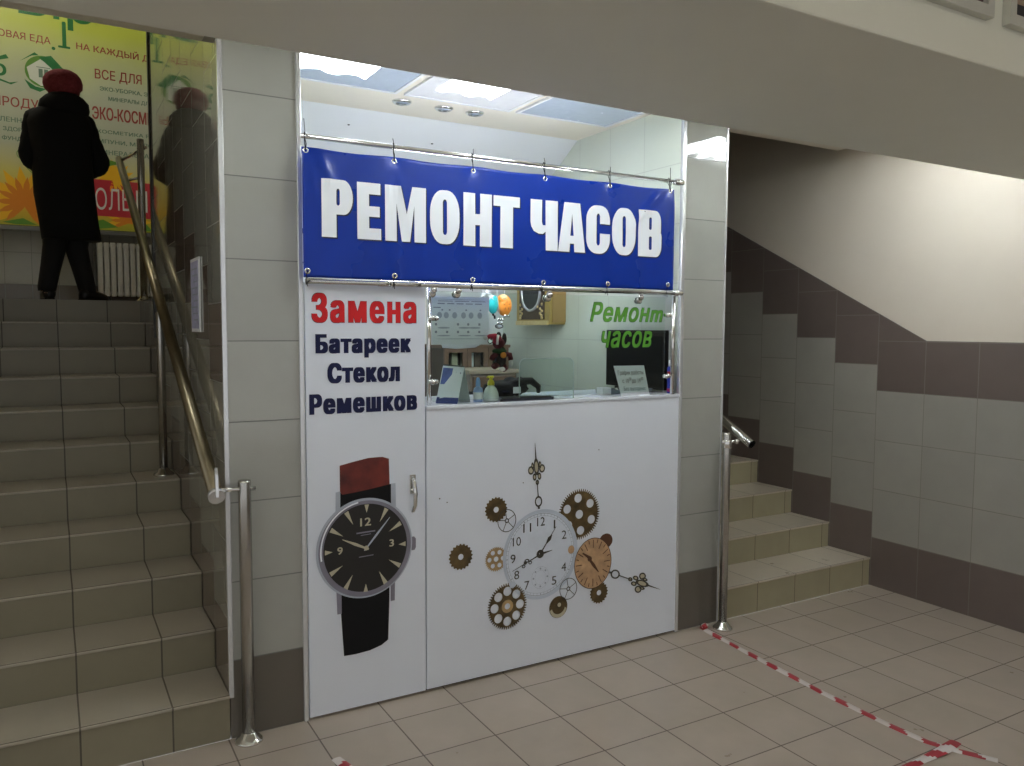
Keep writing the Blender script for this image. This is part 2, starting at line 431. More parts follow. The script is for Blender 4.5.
# ================================================================== STAIRS
def stairs(name, label, x0, x1, n, mt, mr, rise1=.17, rise=.158):
    t = thing(name, label, 'staircase', ((x0+x1)/2, 0, 0))
    for k in range(n):
        z = rise1 + rise*k; y0 = .305*k
        y1 = y0 + .305 if k < n-1 else 3.05
        if y1 <= y0: break
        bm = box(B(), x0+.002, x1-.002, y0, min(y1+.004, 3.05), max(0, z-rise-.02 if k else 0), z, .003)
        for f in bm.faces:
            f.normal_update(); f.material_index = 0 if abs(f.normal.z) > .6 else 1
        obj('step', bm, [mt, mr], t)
        # nosing lip of the tread tile
        nb = box(B(), x0+.002, x1-.002, y0-.006, y0+.012, z-.010, z+.0012, .003)
        obj('nosing', nb, mt, t)
    return t
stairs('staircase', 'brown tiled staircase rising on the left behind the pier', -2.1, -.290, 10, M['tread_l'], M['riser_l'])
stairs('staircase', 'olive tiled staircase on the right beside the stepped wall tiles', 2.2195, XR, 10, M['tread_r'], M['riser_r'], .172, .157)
o = struct(obj('landing_floor_edge', box(B(), -2.1, -.29, 3.046, 3.052, 1.58, 1.742), M['riser_l']), 'top riser under the landing edge', 'floor')

# ================================================================== HANDRAILS
def flange(parent, x, y, z, r=.026):
    obj('base_flange', lathe(B(), (x, y, z), [(.052, 0), (.052, .005), (.047, .010), (.033, .022), (r+.004, .036), (r, .038)], 28), M['chrome'], parent)
def post(parent, x, y, z0, z1, r=.021):
    obj('post', lathe(B(), (x, y, z0), [(r, 0), (r, z1-z0-.01), (r*.93, z1-z0-.002), (r*.6, z1-z0)], 22), M['steel'], parent)
    flange(parent, x, y, z0, r)
hr = thing('handrail', 'long worn brass-toned handrail on steel posts up the left stairs', 'handrail', (-.242, -.046, 0))
sl = .492
a = Vector((-.336, -.06, .953)); L = 3.86; bpt = Vector((-.345, 3.72, .965+3.78*sl))
obj('rail', tube(B(), [a, bpt], .026, 22), M['brass'], hr)
d = (bpt-a).normalized()
obj('end_cap', tube(B(), [a - d*.008, a + d*.012], .030, 22), M['alu'], hr)
post(hr, -.234, -.046, 0, 1.002, .0235)
zb = .965+(1.359+.06)*sl
post(hr, -.352, 1.359, .17+.158*4, zb-.02, .020)
post(hr, -.245, 3.2, 1.743, 2.885, .024)
bm = B(); tube(bm, [(-.195, -.05, .967), (-.335, -.05, .972)], .008, 10)
obj('bracket', bm, M['chrome'], hr)
bm = B(); loft(bm, [[(-.343+.010*s_, -.075+dy, .985+dz) for dy, dz in ((-.02, -.03), (.0, -.035), (.012, .04), (.0, .075), (-.012, .05))] for s_ in (0, 1)], smooth=False)
obj('end_plate', fix(bm), M['alu'], hr)
zc = .965+(3.2+.06)*sl
obj('bracket', tube(B(), [(-.345, 3.25, zc+.02), (-.245, 3.2, zc+.05)], .009, 10), M['chrome'], hr)
bm = B(); tube(bm, [(-.345, 3.70, bpt.z-.02), (-.21, 3.2, 2.83)], .012, 10)
obj('bracket', bm, M['chrome'], hr)

hr = thing('handrail', 'short polished steel handrail end on a post beside the right stairs', 'handrail', (2.175, -.085, 0))
a = Vector((2.288, -.150, .972)); e = a + Vector((0, 2.6, 2.6*.515))
bm = B(); tube(bm, [a, e], .0235, 24, caps=False)
tube(bm, [a, e], .0205, 24, caps=False)
obj('rail', bm, M['chrome'], hr)
obj('rail_end_plug', tube(B(), [a + Vector((0, .035, .018)), a + Vector((0, .045, .023))], .0206, 22), M['black'], hr)
post(hr, 2.175, -.085, 0, 1.035, .021)
post(hr, 2.30, 2.0, .172+.157*6, a.z+2.15*.515-.02, .021)
obj('post', lathe(B(), (2.215, -.03, 0), [(.008, 0), (.008, .97), (.004, .972)], 14), M['steel'], hr)
bm = B(); tube(bm, [(2.15, -.085, .985), (2.24, -.085, .985), (2.30, -.085, .995)], .008, 10); ball(bm, (2.15, -.085, .985), .013); ball(bm, (2.235, -.095, .985), .014)
obj('bracket', bm, M['chrome'], hr)
obj('collar', lathe(B(), (2.175, -.085, .955), [(.024, 0), (.026, .004), (.026, .035), (.024, .04)], 22), M['chrome'], hr)

# ================================================================== LUMINAIRES
def emit_mat(name, c, s, cam_c=None):
    m, nt, b = newmat(name); b.inputs['Base Color'].default_value = (.8, .8, .8, 1)
    tc = nt.nodes.new('ShaderNodeTexCoord'); n = noisex(nt, tc.outputs['Object'], 3)
    b.inputs['Emission Color'].default_value = (*c, 1); nt.links.new((n*.1 + s).s, b.inputs['Emission Strength'])
    return m
M['tube_lit'] = emit_mat('lit_fluorescent_tube', (.90, .97, 1.0), TUBE_E)
M['tube_dim'] = emit_mat('added_stair_fill_tube', (.95, .97, .95), 13)
M['tube_hall'] = emit_mat('lit_hall_tube', (1.0, .97, .84), 22)
M['tube_warm'] = emit_mat('lit_landing_tube', (1.0, .95, .78), LAND_E)
def luminaire(x, y, z, label, tm, n=4, s=.59, group='four-tube ceiling lights'):
    t = thing('ceiling_light', label, 'ceiling light', (x, y, z), group)
    h = s/2; bm = ringframe(x-h, x+h, y-h, y+h, .02, z-.03, z, 'xy')
    obj('frame', bm, M['white_plastic'], t)
    obj('reflector', box(B(), x-h+.02, x+h-.02, y-h+.02, y+h-.02, z-.004, z), M['alu'], t)
    for k in range(n):
        xx = x - h + s*(k+.5)/n
        obj('tube', tube(B(), [(xx, y-h+.03, z-.017), (xx, y+h-.03, z-.017)], .008, 10), tm, t)
        for ya, yb_ in ((y-h+.021, y-h+.03), (y+h-.03, y+h-.021)): obj('tube_cap', tube(B(), [(xx, ya, z-.017), (xx, yb_, z-.017)], .009, 10), M['white_plastic'], t)
    return t
luminaire(2.76, -.62, ZC, 'four-tube ceiling light near the right wall of the lobby', M['tube_lit'])
luminaire(.93, -.62, ZC, 'four-tube ceiling light above the kiosk front', M['tube_lit'])
luminaire(-.95, -.62, ZC, 'four-tube ceiling light added out of view to brighten the left stairs', M['tube_dim'])  # added weak lamp, out of view, keeps the left treads from going dark
for xx, lab in ((-1.2, 'four-tube hall ceiling light farther left before the bulkhead'), (1.6, 'four-tube hall ceiling light nearer the right wall before the bulkhead')):
    luminaire(xx, -4.2, 3.3, lab, M['tube_hall'])
luminaire(-1.2, 3.9, 4.7, 'four-tube ceiling light high over the landing', M['tube_warm'])

def diffuser(name, x, m, label, lit2=None):
    y = .285; h = .29; hy = .29
    t = thing('ceiling_panel', label, 'ceiling light', (x, y, ZC))
    obj('frame', ringframe(x-h, x+h, y-hy, y+hy, .015, ZC-.012, ZC-.001, 'xy'), M['white_plastic'], t)
    obj('diffuser', box(B(), x-h+.015, x+h-.015, y-hy+.015, y+hy-.015, ZC-.008, ZC-.002), m, t)
    if lit2:
        for (x0, x1) in lit2:
            bm = B(); rings = []
            for q in range(9):
                xx = x0 + (x1-x0)*q/8; w_ = .10 + .025*math.sin(q*1.7)
                rings.append([(xx, y+.03-w_, ZC-.0105), (xx, y+.03+w_, ZC-.0105), (xx, y+.03+w_*.8, ZC-.0085), (xx, y+.03-w_*.8, ZC-.0085)])
            loft(bm, rings); obj('lit_prism', fix(bm), M['kiosk_lit'], t)
    return t
M['kiosk_lit'] = emit_mat('lit_kiosk_diffuser', (.93, .98, 1.0), KIOSK_E)
M['kiosk_half'] = emit_mat('softly_lit_diffuser', (.80, .88, 1.0), .28)
M['kiosk_off'] = mat('unlit_bluish_diffuser', (.45, .53, .62), .25)
diffuser('p', .335, M['kiosk_off'], 'left ceiling panel light in the kiosk with a bright left half', [(.07, .42)])
diffuser('p', .955, M['white_plastic'], 'middle ceiling panel light in the kiosk with wavy lit centre', [(.76, 1.06)])
diffuser('p', 1.575, M['kiosk_off'], 'dark bluish unlit ceiling panel at the kiosk right')
t = thing('added_batten_light', 'slim unseen tube light added behind the blue banner to brighten the kiosk', 'light', (.95, .16, 2.0))  # added fixture, out of sight; brightens the kiosk ceiling, soffit and counter
M['batten'] = emit_mat('added_kiosk_batten_tube', (.96, .98, 1.0), BATTEN_E)
obj('tube', tube(B(), [(.30, .16, 2.02), (1.60, .16, 2.02)], .013, 12), M['batten'], t)
obj('housing', box(B(), .28, 1.62, .145, .175, 1.965, 1.995, .004), M['white_plastic'], t)
for x in (.285, 1.60): obj('tube_socket', box(B(), x, x+.014, .148, .172, 1.99, 2.04, .003), M['white_plastic'], t)
obj('support_bar', box(B(), .001, 1.931, .150, .170, 1.945, 1.965, .002), M['steel'], t)
for i, (x, lab) in enumerate(((.709, 'leftmost of the three small round ceiling spots in the kiosk'), (.939, 'middle one of the three small round ceiling spots'), (1.116, 'rightmost of the three small round ceiling spots in the kiosk'))):
    t = thing('ceiling_spot', lab, 'ceiling light', (x, .708, ZC), 'round ceiling spots in the kiosk')
    obj('rim', lathe(B(), (x, .708, ZC), [(.048, 0), (.048, -.006), (.040, -.012), (.030, -.012), (.030, -.004)], 26), M['chrome'], t)
    obj('lamp', lathe(B(), (x, .708, ZC-.002), [(.029, 0), (.029, -.006), (.018, -.010)], 20), M['kiosk_off'], t)
    bm = B()
    for q in (-.015, 0, .015): box(bm, x+q-.005, x+q+.005, .706, .71, ZC-.0135, ZC-.0115)
    obj('grille', bm, M['darkmetal'], t)

# ================================================================== KIOSK FRONT
DY = -.012       # outer face of the white panels
dr = thing('kiosk_door_leaf', 'white kiosk door with large printed wristwatch and red and navy lettering', 'door', (.28, 0, 0))
obj('door_panel', box(B(), .010, .512, DY, .006, .012, 1.742, .002), M['white_panel'], dr)
textbox('red_lettering_edge', 'Замена', .040, .480, 1.584, 1.702, DY-.0006, M['letter_shade'], dr, offset=.008, space=1.22, bold=(.0066, .0036))
textbox('red_lettering', 'Замена', .042, .478, 1.586, 1.700, DY-.0012, M['red'], dr, offset=.008, space=1.22, bold=(.0058, .0028))
for body, x0, x1, z0, z1 in (('Батареек', .055, .455, 1.447, 1.541), ('Стекол', .101, .405, 1.347, 1.428), ('Ремешков', .028, .481, 1.226, 1.307)):
    textbox('navy_lettering', body, x0, x1, z0, z1, DY-.0015, M['navy'], dr, offset=.006, space=1.22, bold=(.0062, .0032))
# handle
t = obj('door_handle', fix(tube(B(), [(.452, DY-.004, .945), (.452, DY-.024, .925), (.456, DY-.028, .88), (.454, DY-.026, .83), (.449, DY-.018, .805), (.449, DY-.010, .80)], [.007, .008, .009, .009, .008, .006], 12)), M['chrome'], dr, True)
bm = B(); box(bm, .440, .466, DY-.005, DY, .875, .955, .002); ball(bm, (.452, DY-.006, .945), .006); ball(bm, (.452, DY-.006, .89), .006)
obj('handle_plate', bm, M['chrome'], dr)
# wristwatch picture
M['leather_red'] = mat('printed_brown_red_leather', (.13, .018, .012), .4, var=1.1, scale=14)
M['leather_black'] = mat('printed_black_leather', (.007, .007, .008), .6, spec=.2, var=.2)
M['case_print'] = mat('printed_steel_case', (.20, .19, .24), .3, var=.5, scale=5)
M['case_light'] = mat('printed_bright_steel', (.42, .46, .54), .3, var=.3, scale=9)
M['dial_black'] = mat('printed_black_dial', (.014, .013, .012), .4)
M['cream'] = mat('printed_cream_markers', (.50, .46, .33), .5)
y = DY-.001
wp = obj('watch_picture', bm := box(B(), .165, .33, DY-.0008, DY-.0002, .28, .98), M['leather_black'], dr)
def wf(name, polys, k, m): return flat(name, polys, DY - .001 - .0004*k, M[m] if isinstance(m, str) else m, wp)
wf('strap', [([(.150, .86), (.150, 1.018), (.20, 1.028), (.27, 1.040), (.33, 1.040), (.358, 1.030), (.362, .86)], [])], 0, 'leather_red')
wf('strap', [([(.146, .915), (.150, .80), (.370, .80), (.366, .925), (.30, .915), (.22, .905), (.16, .900)], [])], 1, 'leather_black')
wf('strap', [([(.142, .56), (.150, .40), (.160, .238), (.21, .236), (.27, .240), (.32, .252), (.350, .270), (.356, .42), (.358, .56)], [])], 1, 'leather_black')
wf('lug', [([(.132, .912), (.151, .914), (.150, .80), (.130, .80)], [])], 2, 'case_light')
wf('lug', [([(.366, .926), (.386, .926), (.388, .80), (.366, .80)], [])], 2, 'case_light')
wf('lug', [([(.134, .415), (.152, .415), (.152, .53), (.130, .53)], [])], 2, 'case_print')
wf('lug', [([(.362, .432), (.380, .432), (.382, .53), (.362, .53)], [])], 2, 'case_print')
wx, wz = .254, .671
wf('crown', [([(.435, .642), (.452, .640), (.458, .634), (.470, .634), (.476, .645), (.476, .682), (.468, .692), (.456, .692), (.450, .686), (.435, .684)], [])], 2, 'case_print')
wf('case', [(circ(wx, wz, .205, 72, .206), [])], 3, 'case_light')
wf('case', [(circ(wx+.002, wz-.002, .197, 72, .198), [])], 4, 'case_print')
wf('case_highlight', [([(wx+.188*math.cos(a_), wz+.196*math.sin(a_)) for a_ in [PI*.55+PI*.5*q/20 for q in range(21)]] + [(wx+.182*math.cos(a_), wz+.190*math.sin(a_)) for a_ in [PI*1.05-PI*.5*q/20 for q in range(21)]], [])], 5, 'letter_white')
wf('dial', [(circ(wx+.003, wz+.001, .178, 72, .181), [])], 5, 'dial_black')
P_ = []
def polar(r, a, rz=None): return (wx+.003 + r*math.sin(a), wz-.001 + r*1.05*math.cos(a))
def mblade(a, l, w_):
    dx, dz = math.sin(a), math.cos(a); c_ = polar(0, 0)
    return [(c_[0]+dx*u+dz*v, c_[1]+dz*u-dx*v) for u, v in ((-.012, -w_*.5), (l*.45, -w_), (l, -.0012), (l, .0012), (l*.45, w_), (-.012, w_*.5))]
for h in range(12):
    a_ = 2*PI*h/12 + .02; lo = .112 if h % 3 else .148; wd = .056
    if h in (0, 3, 6, 9): lo = .140
    P_.append(([polar(.172, a_-wd), polar(lo, a_), polar(.172, a_+wd)], []))
wf('marker', P_, 6, 'cream')
wf('minute_hand', [(mblade(.72, .155, .0045), [])], 7, 'case_light')
wf('hour_hand', [(mblade(-1.12, .112, .006), []), (circ(wx+.003, wz, .010, 16), [])], 7, 'cream')
textbox('numeral', '12', wx-.022, wx+.024, wz+.092, wz+.125, DY-.0036, M['cream'], wp, offset=.03)
textbox('numeral', '3', wx+.103, wx+.123, wz-.008, wz+.022, DY-.0036, M['cream'], wp, offset=.03)
textbox('numeral', '9', wx-.118, wx-.096, wz-.012, wz+.018, DY-.0036, M['cream'], wp, offset=.03)
wf('dial_print', [([(wx-.038, wz+.068), (wx+.042, wz+.070), (wx+.042, wz+.064), (wx-.038, wz+.062)], []), ([(wx-.02, wz+.056), (wx+.024, wz+.058), (wx+.024, wz+.055), (wx-.02, wz+.053)], []), ([(wx-.028, wz-.032), (wx+.034, wz-.030), (wx+.034, wz-.034), (wx-.028, wz-.036)], [])], 6, 'case_print')

# counter front
ct = thing('counter', 'white kiosk counter front printed with clock faces and bronze gears', 'counter', (1.2, 0, 0))
obj('front_panel', box(B(), .517, 1.910, DY, .006, .014, 1.225, .002), M['white_panel'], ct)
obj('worktop', box(B(), .517, 1.911, DY-.005, .42, 1.2255, 1.240, .002), M['white_panel'], ct)
obj('kick_gap', box(B(), .03, 1.91, .008, .02, 0, .016), M['black'], ct)
obj('side_panel', box(B(), .517, .535, .006, .40, .012, 1.222), M['white_panel'], ct)
M['bronze'] = mat('printed_bronze_gear', (.095, .062, .022), .42, var=1.3, scale=22)
M['bronze_l'] = mat('printed_light_brass_gear', (.40, .27, .13), .42, var=.8, scale=12)
M['ink_line'] = mat('printed_dark_linework', (.05, .045, .035), .5)
M['dial_rim'] = mat('printed_pale_blue_rim', (.52, .58, .68), .4, var=.12, scale=8)
M['dial_white'] = mat('printed_white_dial', (.66, .71, .80), .4)
M['copper'] = mat('printed_copper_dial', (.50, .31, .17), .45, var=.5, scale=30)
M['brown_ink'] = mat('printed_brown_ink', (.09, .035, .015), .5, var=.2)
cp = obj('clockwork_picture', box(B(), .93, 1.25, DY-.0008, DY-.0002, .36, .70), M['dial_white'], ct)
def cf(name, polys, k, m): return flat(name, polys, DY - .001 - .0004*k, M[m], cp)
def gear(cx, cz, r, nt_, m, holes=0, hr_=0, hd=0, hub=.0, k=2, rz=None, hub_m=None, rot=0):
    rz = rz or r; out = []
    for q in range(nt_*4):
        a_ = 2*PI*q/(nt_*4); rr = 1.0 if q % 4 in (0, 1) else .90
        out.append((cx + r*rr*math.cos(a_), cz + rz*rr*math.sin(a_)))
    hs = [circ(cx + hd*math.cos(rot+2*PI*q/holes), cz + hd*rz/r*math.sin(rot+2*PI*q/holes), hr_, 18) for q in range(holes)]
    if hub: hs.append(circ(cx, cz, hub, 18))
    return cf('gear', [(out, hs)], k, m)
def wheel(cx, cz, r, rz, k=3, m='ink_line', sp=5, tw=.0035):
    P = [(circ(cx, cz, r, 36, rz), [circ(cx, cz, r-tw, 36, rz-tw)]), (circ(cx, cz, .011, 14), [circ(cx, cz, .006, 14)])]
    for q in range(sp):
        a_ = 2*PI*q/sp + .5; c, s = math.cos(a_), math.sin(a_); n_ = (-s*.0016, c*.0016)
        P.append(([(cx+c*.009+n_[0], cz+s*.009+n_[1]), (cx+c*(r-.002)+n_[0], cz+s*(rz-.002)+n_[1]), (cx+c*(r-.002)-n_[0], cz+s*(rz-.002)-n_[1]), (cx+c*.009-n_[0], cz+s*.009-n_[1])], []))
    return cf('spoked_wheel', P, k, m)
gear(.860, .762, .057, 20, 'bronze', hub=.013, k=2)
wheel(.915, .706, .048, .052)
gear(.685, .573, .058, 20, 'bronze', hub=.013, k=2)
gear(.861, .538, .056, 34, 'bronze_l', holes=6, hr_=.0105, hd=.034, hub=.012, k=1)
gear(.919, .313, .102, 54, 'bronze', holes=8, hr_=.021, hd=.066, hub=.014, k=4, rz=.107)
cf('gear_hub', [(circ(.919, .313, .030, 24), [circ(.919, .313, .014, 18)])], 5, 'bronze_l')
gear(1.310, .690, .118, 60, 'bronze', holes=6, hr_=.021, hd=.076, hub=.021, k=0, rz=.122, rot=-.42)
gear(1.430, .292, .054, 20, 'bronze', hub=.013, k=1)
wheel(1.250, .341, .050, .052, k=6)
cf('cog', [(circ(1.195, .262, .051, 30, .052), [])], 3, 'bronze'); cf('cog', [([(1.195+.047*math.cos(a_), .258+.047*math.sin(a_)) for a_ in [PI*1.05+PI*.9*q/16 for q in range(17)]] + [(1.195+.036*math.cos(a_), .262+.034*math.sin(a_)) for a_ in [PI*1.95-PI*.9*q/16 for q in range(17)]], [])], 4, 'cream')
cf('cog', [(circ(1.200, .272, .010, 16), [])], 4, 'cream')
# copper dial
bcx, bcz = 1.392, .443
cf('cap', [(circ(1.468, .542, .040, 26, .036), [])], 1, 'brown_ink')
cf('copper_dial', [(circ(bcx, bcz, .109, 50, .124), [])], 4, 'copper')
P_ = []
for q in range(24):
    a_ = 2*PI*q/24; r0, r1 = (.066, .100) if q % 2 == 0 else (.086, .102); wd = .0022
    c, s = math.cos(a_), math.sin(a_)
    P_.append(([(bcx+c*r0-s*wd, bcz+s*r0*1.14+c*wd), (bcx+c*r1-s*wd, bcz+s*r1*1.14+c*wd), (bcx+c*r1+s*wd, bcz+s*r1*1.14-c*wd), (bcx+c*r0+s*wd, bcz+s*r0*1.14-c*wd)], []))
P_.append((circ(bcx, bcz, .1095, 50, .1245), [circ(bcx, bcz, .106, 50, .121)]))
def blade(ax, az, bx, bz, w0, w1, wm=None):
    dx, dz = bx-ax, bz-az; l = math.hypot(dx, dz); nx, nz = -dz/l, dx/l
    wm = wm if wm is not None else (w0+w1)/2; mx, mz = ax+dx*.55, az+dz*.55
    return ([(ax+nx*w0, az+nz*w0), (mx+nx*wm, mz+nz*wm), (bx+nx*w1, bz+nz*w1), (bx-nx*w1, bz-nz*w1), (mx-nx*wm, mz-nz*wm), (ax-nx*w0, az-nz*w0)], [])
P_ += [blade(1.36, .478, 1.425, .395, .005, .002, .008), blade(1.375, .47, 1.33, .50, .008, .003), (circ(1.372, .467, .013, 16), [])]
cf('copper_dial_marks', P_, 5, 'brown_ink')
# white dial
ccx, ccz = 1.098, .527
cf('dial_rim', [(circ(ccx, ccz, .203, 80, .210), [])], 2, 'dial_rim')
cf('dial', [(circ(ccx-.003, ccz, .188, 80, .195), [])], 3, 'dial_white')
P_ = [(circ(ccx-.003, ccz, .186, 80, .193), [circ(ccx-.003, ccz, .1835, 80, .1905)]), (circ(ccx-.003, ccz, .174, 80, .181), [circ(ccx-.003, ccz, .1728, 80, .1798)])]
for q in range(60):
    a_ = 2*PI*q/60; c, s = math.cos(a_), math.sin(a_); w_ = .0008 if q % 5 else .0018
    P_.append(([(ccx-.003+c*.174-s*w_, ccz+s*.181+c*w_), (ccx-.003+c*.185-s*w_, ccz+s*.192+c*w_), (ccx-.003+c*.185+s*w_, ccz+s*.192-c*w_), (ccx-.003+c*.174+s*w_, ccz+s*.181-c*w_)], []))
sx, sz = ccx-.004, ccz-.108
P_ += [(circ(sx, sz, .047, 40, .052), [circ(sx, sz, .0462, 40, .0512)]), (circ(sx, sz, .030, 36, .034), [circ(sx, sz, .0293, 36, .0333)])]
for q in range(8):
    a_ = 2*PI*q/8; P_.append((circ(sx+.038*math.cos(a_), sz+.042*math.sin(a_), .0048, 8), []))
cf('dial_marks', P_, 4, 'ink_grey')
for n_, h in (('12', 0), ('1', 1), ('2', 2), ('4', 4), ('5', 5), ('7', 7), ('8', 8), ('9', 9), ('10', 10), ('11', 11)):
    a_ = 2*PI*h/12; px_, pz_ = ccx-.003+.148*math.sin(a_), ccz+.154*math.cos(a_); hw = .021 if len(n_) == 2 else (.004 if n_ == '1' else .013)
    textbox('numeral', n_, px_-hw, px_+hw, pz_-.020, pz_+.020, DY-.0034, M['ink_line'], cp)
cf('dial_spot', [(circ(1.264, .527, .018, 14, .020), [])], 5, 'copper'); cf('dial_spot', [(circ(.945, .408, .016, 12), [])], 5, 'dial_rim')
cf('clock_hand', [blade(ccx+.06, ccz+.012, 1.098, .530, .001, .006, .004), blade(1.098, .530, .944, .470, .0035, .001, .002), (circ(1.092, .530, .020, 22), [circ(1.092, .530, .006, 12)]),
    blade(1.092, .530, 1.178, .648, .004, .0012, .002), blade(1.125, .575, 1.155, .612, .003, .002, .010),
    (circ(1.020, .508, .013, 14, .009), [circ(1.020, .508, .007, 12, .004)]), (circ(1.038, .497, .010, 14, .008), [circ(1.038, .497, .005, 12, .004)]), (circ(1.003, .484, .010, 14, .008), [circ(1.003, .484, .005, 12, .004)]), (circ(1.012, .500, .009, 12), [])], 6, 'ink_line')
def ornate(ax, az, bx, bz):
    dx, dz = bx-ax, bz-az; L_ = math.hypot(dx, dz); ux, uz = dx/L_, dz/L_; nx, nz = -uz, ux
    T = lambda u, v: (ax+ux*u+nx*v, az+uz*u+nz*v); s = L_/.31
    def el(u, v, a_, b_, hole=.6):
        o_ = [T(u+a_*math.cos(t), v+b_*math.sin(t)) for t in [2*PI*q/20 for q in range(20)]]
        h_ = [T(u+a_*hole*math.cos(t), v+b_*hole*math.sin(t)) for t in [2*PI*q/20 for q in range(20)]]
        return (o_, [h_] if hole else [])
    P = [([T(0, .006), T(.012, .004), T(.012, -.004), T(0, -.006)], []), el(.035*s, 0, .026*s, .020*s, .68), ([T(.058*s, .0028), T(.130*s, .002), T(.130*s, -.002), T(.058*s, -.0028)], []),
         el(.125*s, 0, .013*s, .009*s, .45), el(.152*s, .013*s, .017*s, .010*s, .5), el(.152*s, -.013*s, .017*s, .010*s, .5), el(.198*s, 0, .040*s, .014*s, .62),
         el(.186*s, .030*s, .020*s, .016*s, .62), el(.186*s, -.030*s, .020*s, .016*s, .62), el(.205*s, .020*s, .017*s, .007*s, .4), el(.205*s, -.020*s, .017*s, .007*s, .4),          ([T(.235*s, .004), T(.31*s, .0008), T(.31*s, -.0008), T(.235*s, -.004)], [])]
    cf('ornate_hand_fill', [(p_[0], []) for p_ in P if p_[1]][1:], 2, 'cream')
    cf('ornate_hand', P, 3, 'ink_line')
ornate(1.084, .741, 1.060, 1.048)
ornate(1.490, .384, 1.813, .246)
cf('speck', [(circ(.585, .64+.2, .0035, 8), []), (circ(1.0, .87, .003, 8), []), (circ(1.42, .99, .003, 8), []), (circ(.62, .82, .003, 8), [])], 0, 'ink_line')

# ---------------------------------------------------------------- tubular frame that carries banner and glass
fr = thing('tube_frame', 'chrome tube frame carrying the blue banner and the service window', 'frame', (.95, 0, 1.24))
obj('top_rod', tube(B(), [(-.004, -.030, 2.288), (1.885, -.030, 2.288)], .0098, 16), M['chrome'], fr)
obj('lower_rod', tube(B(), [(.010, -.012-.018, 1.745), (1.890, -.030, 1.745)], .0115, 16), M['chrome'], fr)
obj('pole', tube(B(), [(.535, -.012+.012, 1.240), (.535, .0, 1.745)], .010, 14), M['chrome'], fr)
obj('pole', tube(B(), [(1.862, -.012, 1.240), (1.862, -.012, 1.745)], .0105, 14), M['chrome'], fr)
for x, z in ((1.862, 2.288), (1.866, 1.745)):
    bm = B(); ball(bm, (x, -.030, z), .017); tube(bm, [(x-.02, -.030, z), (x+.030, -.030, z)], .015, 14)
    obj('end_fitting', bm, M['chrome'], fr)
bm = B(); tube(bm, [(.300, -.03, 1.745), (.352, -.03, 1.745)], .014, 14); obj('coupling', bm, M['chrome'], fr)
bm = B(); tube(bm, [(.430, -.03, 1.747), (.482, -.03, 1.747)], .014, 14); obj('coupling', bm, M['chrome'], fr)

# glass
gp = thing('glass_screen', 'clear glass service window with green italic lettering', 'glass screen', (1.17, 0, 1.24))
obj('pane', box(B(), .552, 1.818, -.003, .003, 1.256, 1.722, .001), M['glass'], gp)
textbox('green_lettering', 'Ремонm', 1.358, 1.803, 1.598, 1.693, -.0042, M['green_edge'], gp, offset=.0, shear=.28, space=1.1, bold=(.0036, .0030))
textbox('green_lettering', 'Ремонm', 1.360, 1.800, 1.600, 1.691, -.0050, M['green'], gp, offset=.0, shear=.28, space=1.1, bold=(.0025, .0015))
textbox('green_lettering', 'часов', 1.425, 1.736, 1.474, 1.558, -.0042, M['green_edge'], gp, offset=.0, shear=.28, space=1.1, bold=(.0036, .0030))
textbox('green_lettering', 'часов', 1.427, 1.733, 1.476, 1.556, -.0050, M['green'], gp, offset=.0, shear=.28, space=1.1, bold=(.0025, .0015))
for x, z, side in ((.550, 1.608, 'v'), (.550, 1.341, 'v'), (1.826, 1.636, 'v'), (1.826, 1.332, 'v'), (.546, 1.722, 'h'), (.661, 1.722, 'h'), (1.119, 1.716, 'h'), (1.645, 1.716, 'h')):
    bm = B()
    if side == 'v':
        tube(bm, [(x-.022, -.014, z), (x+.020, -.014, z)], .009, 12); ball(bm, (x-.006, -.020, z), .013); ball(bm, (x+.014, -.014, z), .010)
        lathe(bm, (x+.010, -.005, z), [(.012, 0), (.012, -.008), (.008, -.012)], 14, (0, 1, 0))
    else:
        lathe(bm, (x, -.003, z-.012), [(.016, 0), (.016, -.010), (.010, -.016)], 18, (0, 1, 0)); ball(bm, (x, -.024, z+.003), .015); tube(bm, [(x, -.026, z), (x, -.030, z+.030)], .009, 12)
        lathe(bm, (x, .003, z-.012), [(.016, 0), (.016, .008), (.010, .012)], 18, (0, 1, 0))
    obj('glass_clamp', fix(bm), M['chrome'], gp)

# ---------------------------------------------------------------- banner
EYT = [(.012, 2.232), (.368, 2.229), (.721, 2.226), (1.079, 2.227), (1.437, 2.229), (1.800, 2.236)]
EYB = [(.012, 1.781), (.365, 1.775), (.717, 1.771), (1.070, 1.771), (1.428, 1.776), (1.790, 1.783)]
def bsurf(x, z):
    y = -.052
    for ex, ez in EYT:
        dx = x-ex; dz = ez-z; fall = math.exp(-max(dz, 0)*7)
        y += .008*math.exp(-(dx/.03)**2)*fall*1.2
        for s in (-1, 1):
            y -= .0065*math.exp(-((dx - s*dz*.22)/.016)**2)*fall*(1-math.exp(-dz*30 if dz > 0 else 0))
    for ex, ez in EYB:
        dx = x-ex; dz = z-ez; fall = math.exp(-max(dz, 0)*12)
        y += .003*math.exp(-(dx/.03)**2)*fall
    y += .0025*noise.noise(Vector((x*3.1, 0, z*2.2))) + .0015*noise.noise(Vector((x*9, 3, z*5)))
    y += -.010*math.exp(-((x-.075-(2.2-z)*.35)/.022)**2)*math.exp(-((z-2.16)/.06)**2)
    y += -.009*math.exp(-((x-1.70+(2.2-z)*.9)/.03)**2)*math.exp(-((z-2.15)/.09)**2)
    return y
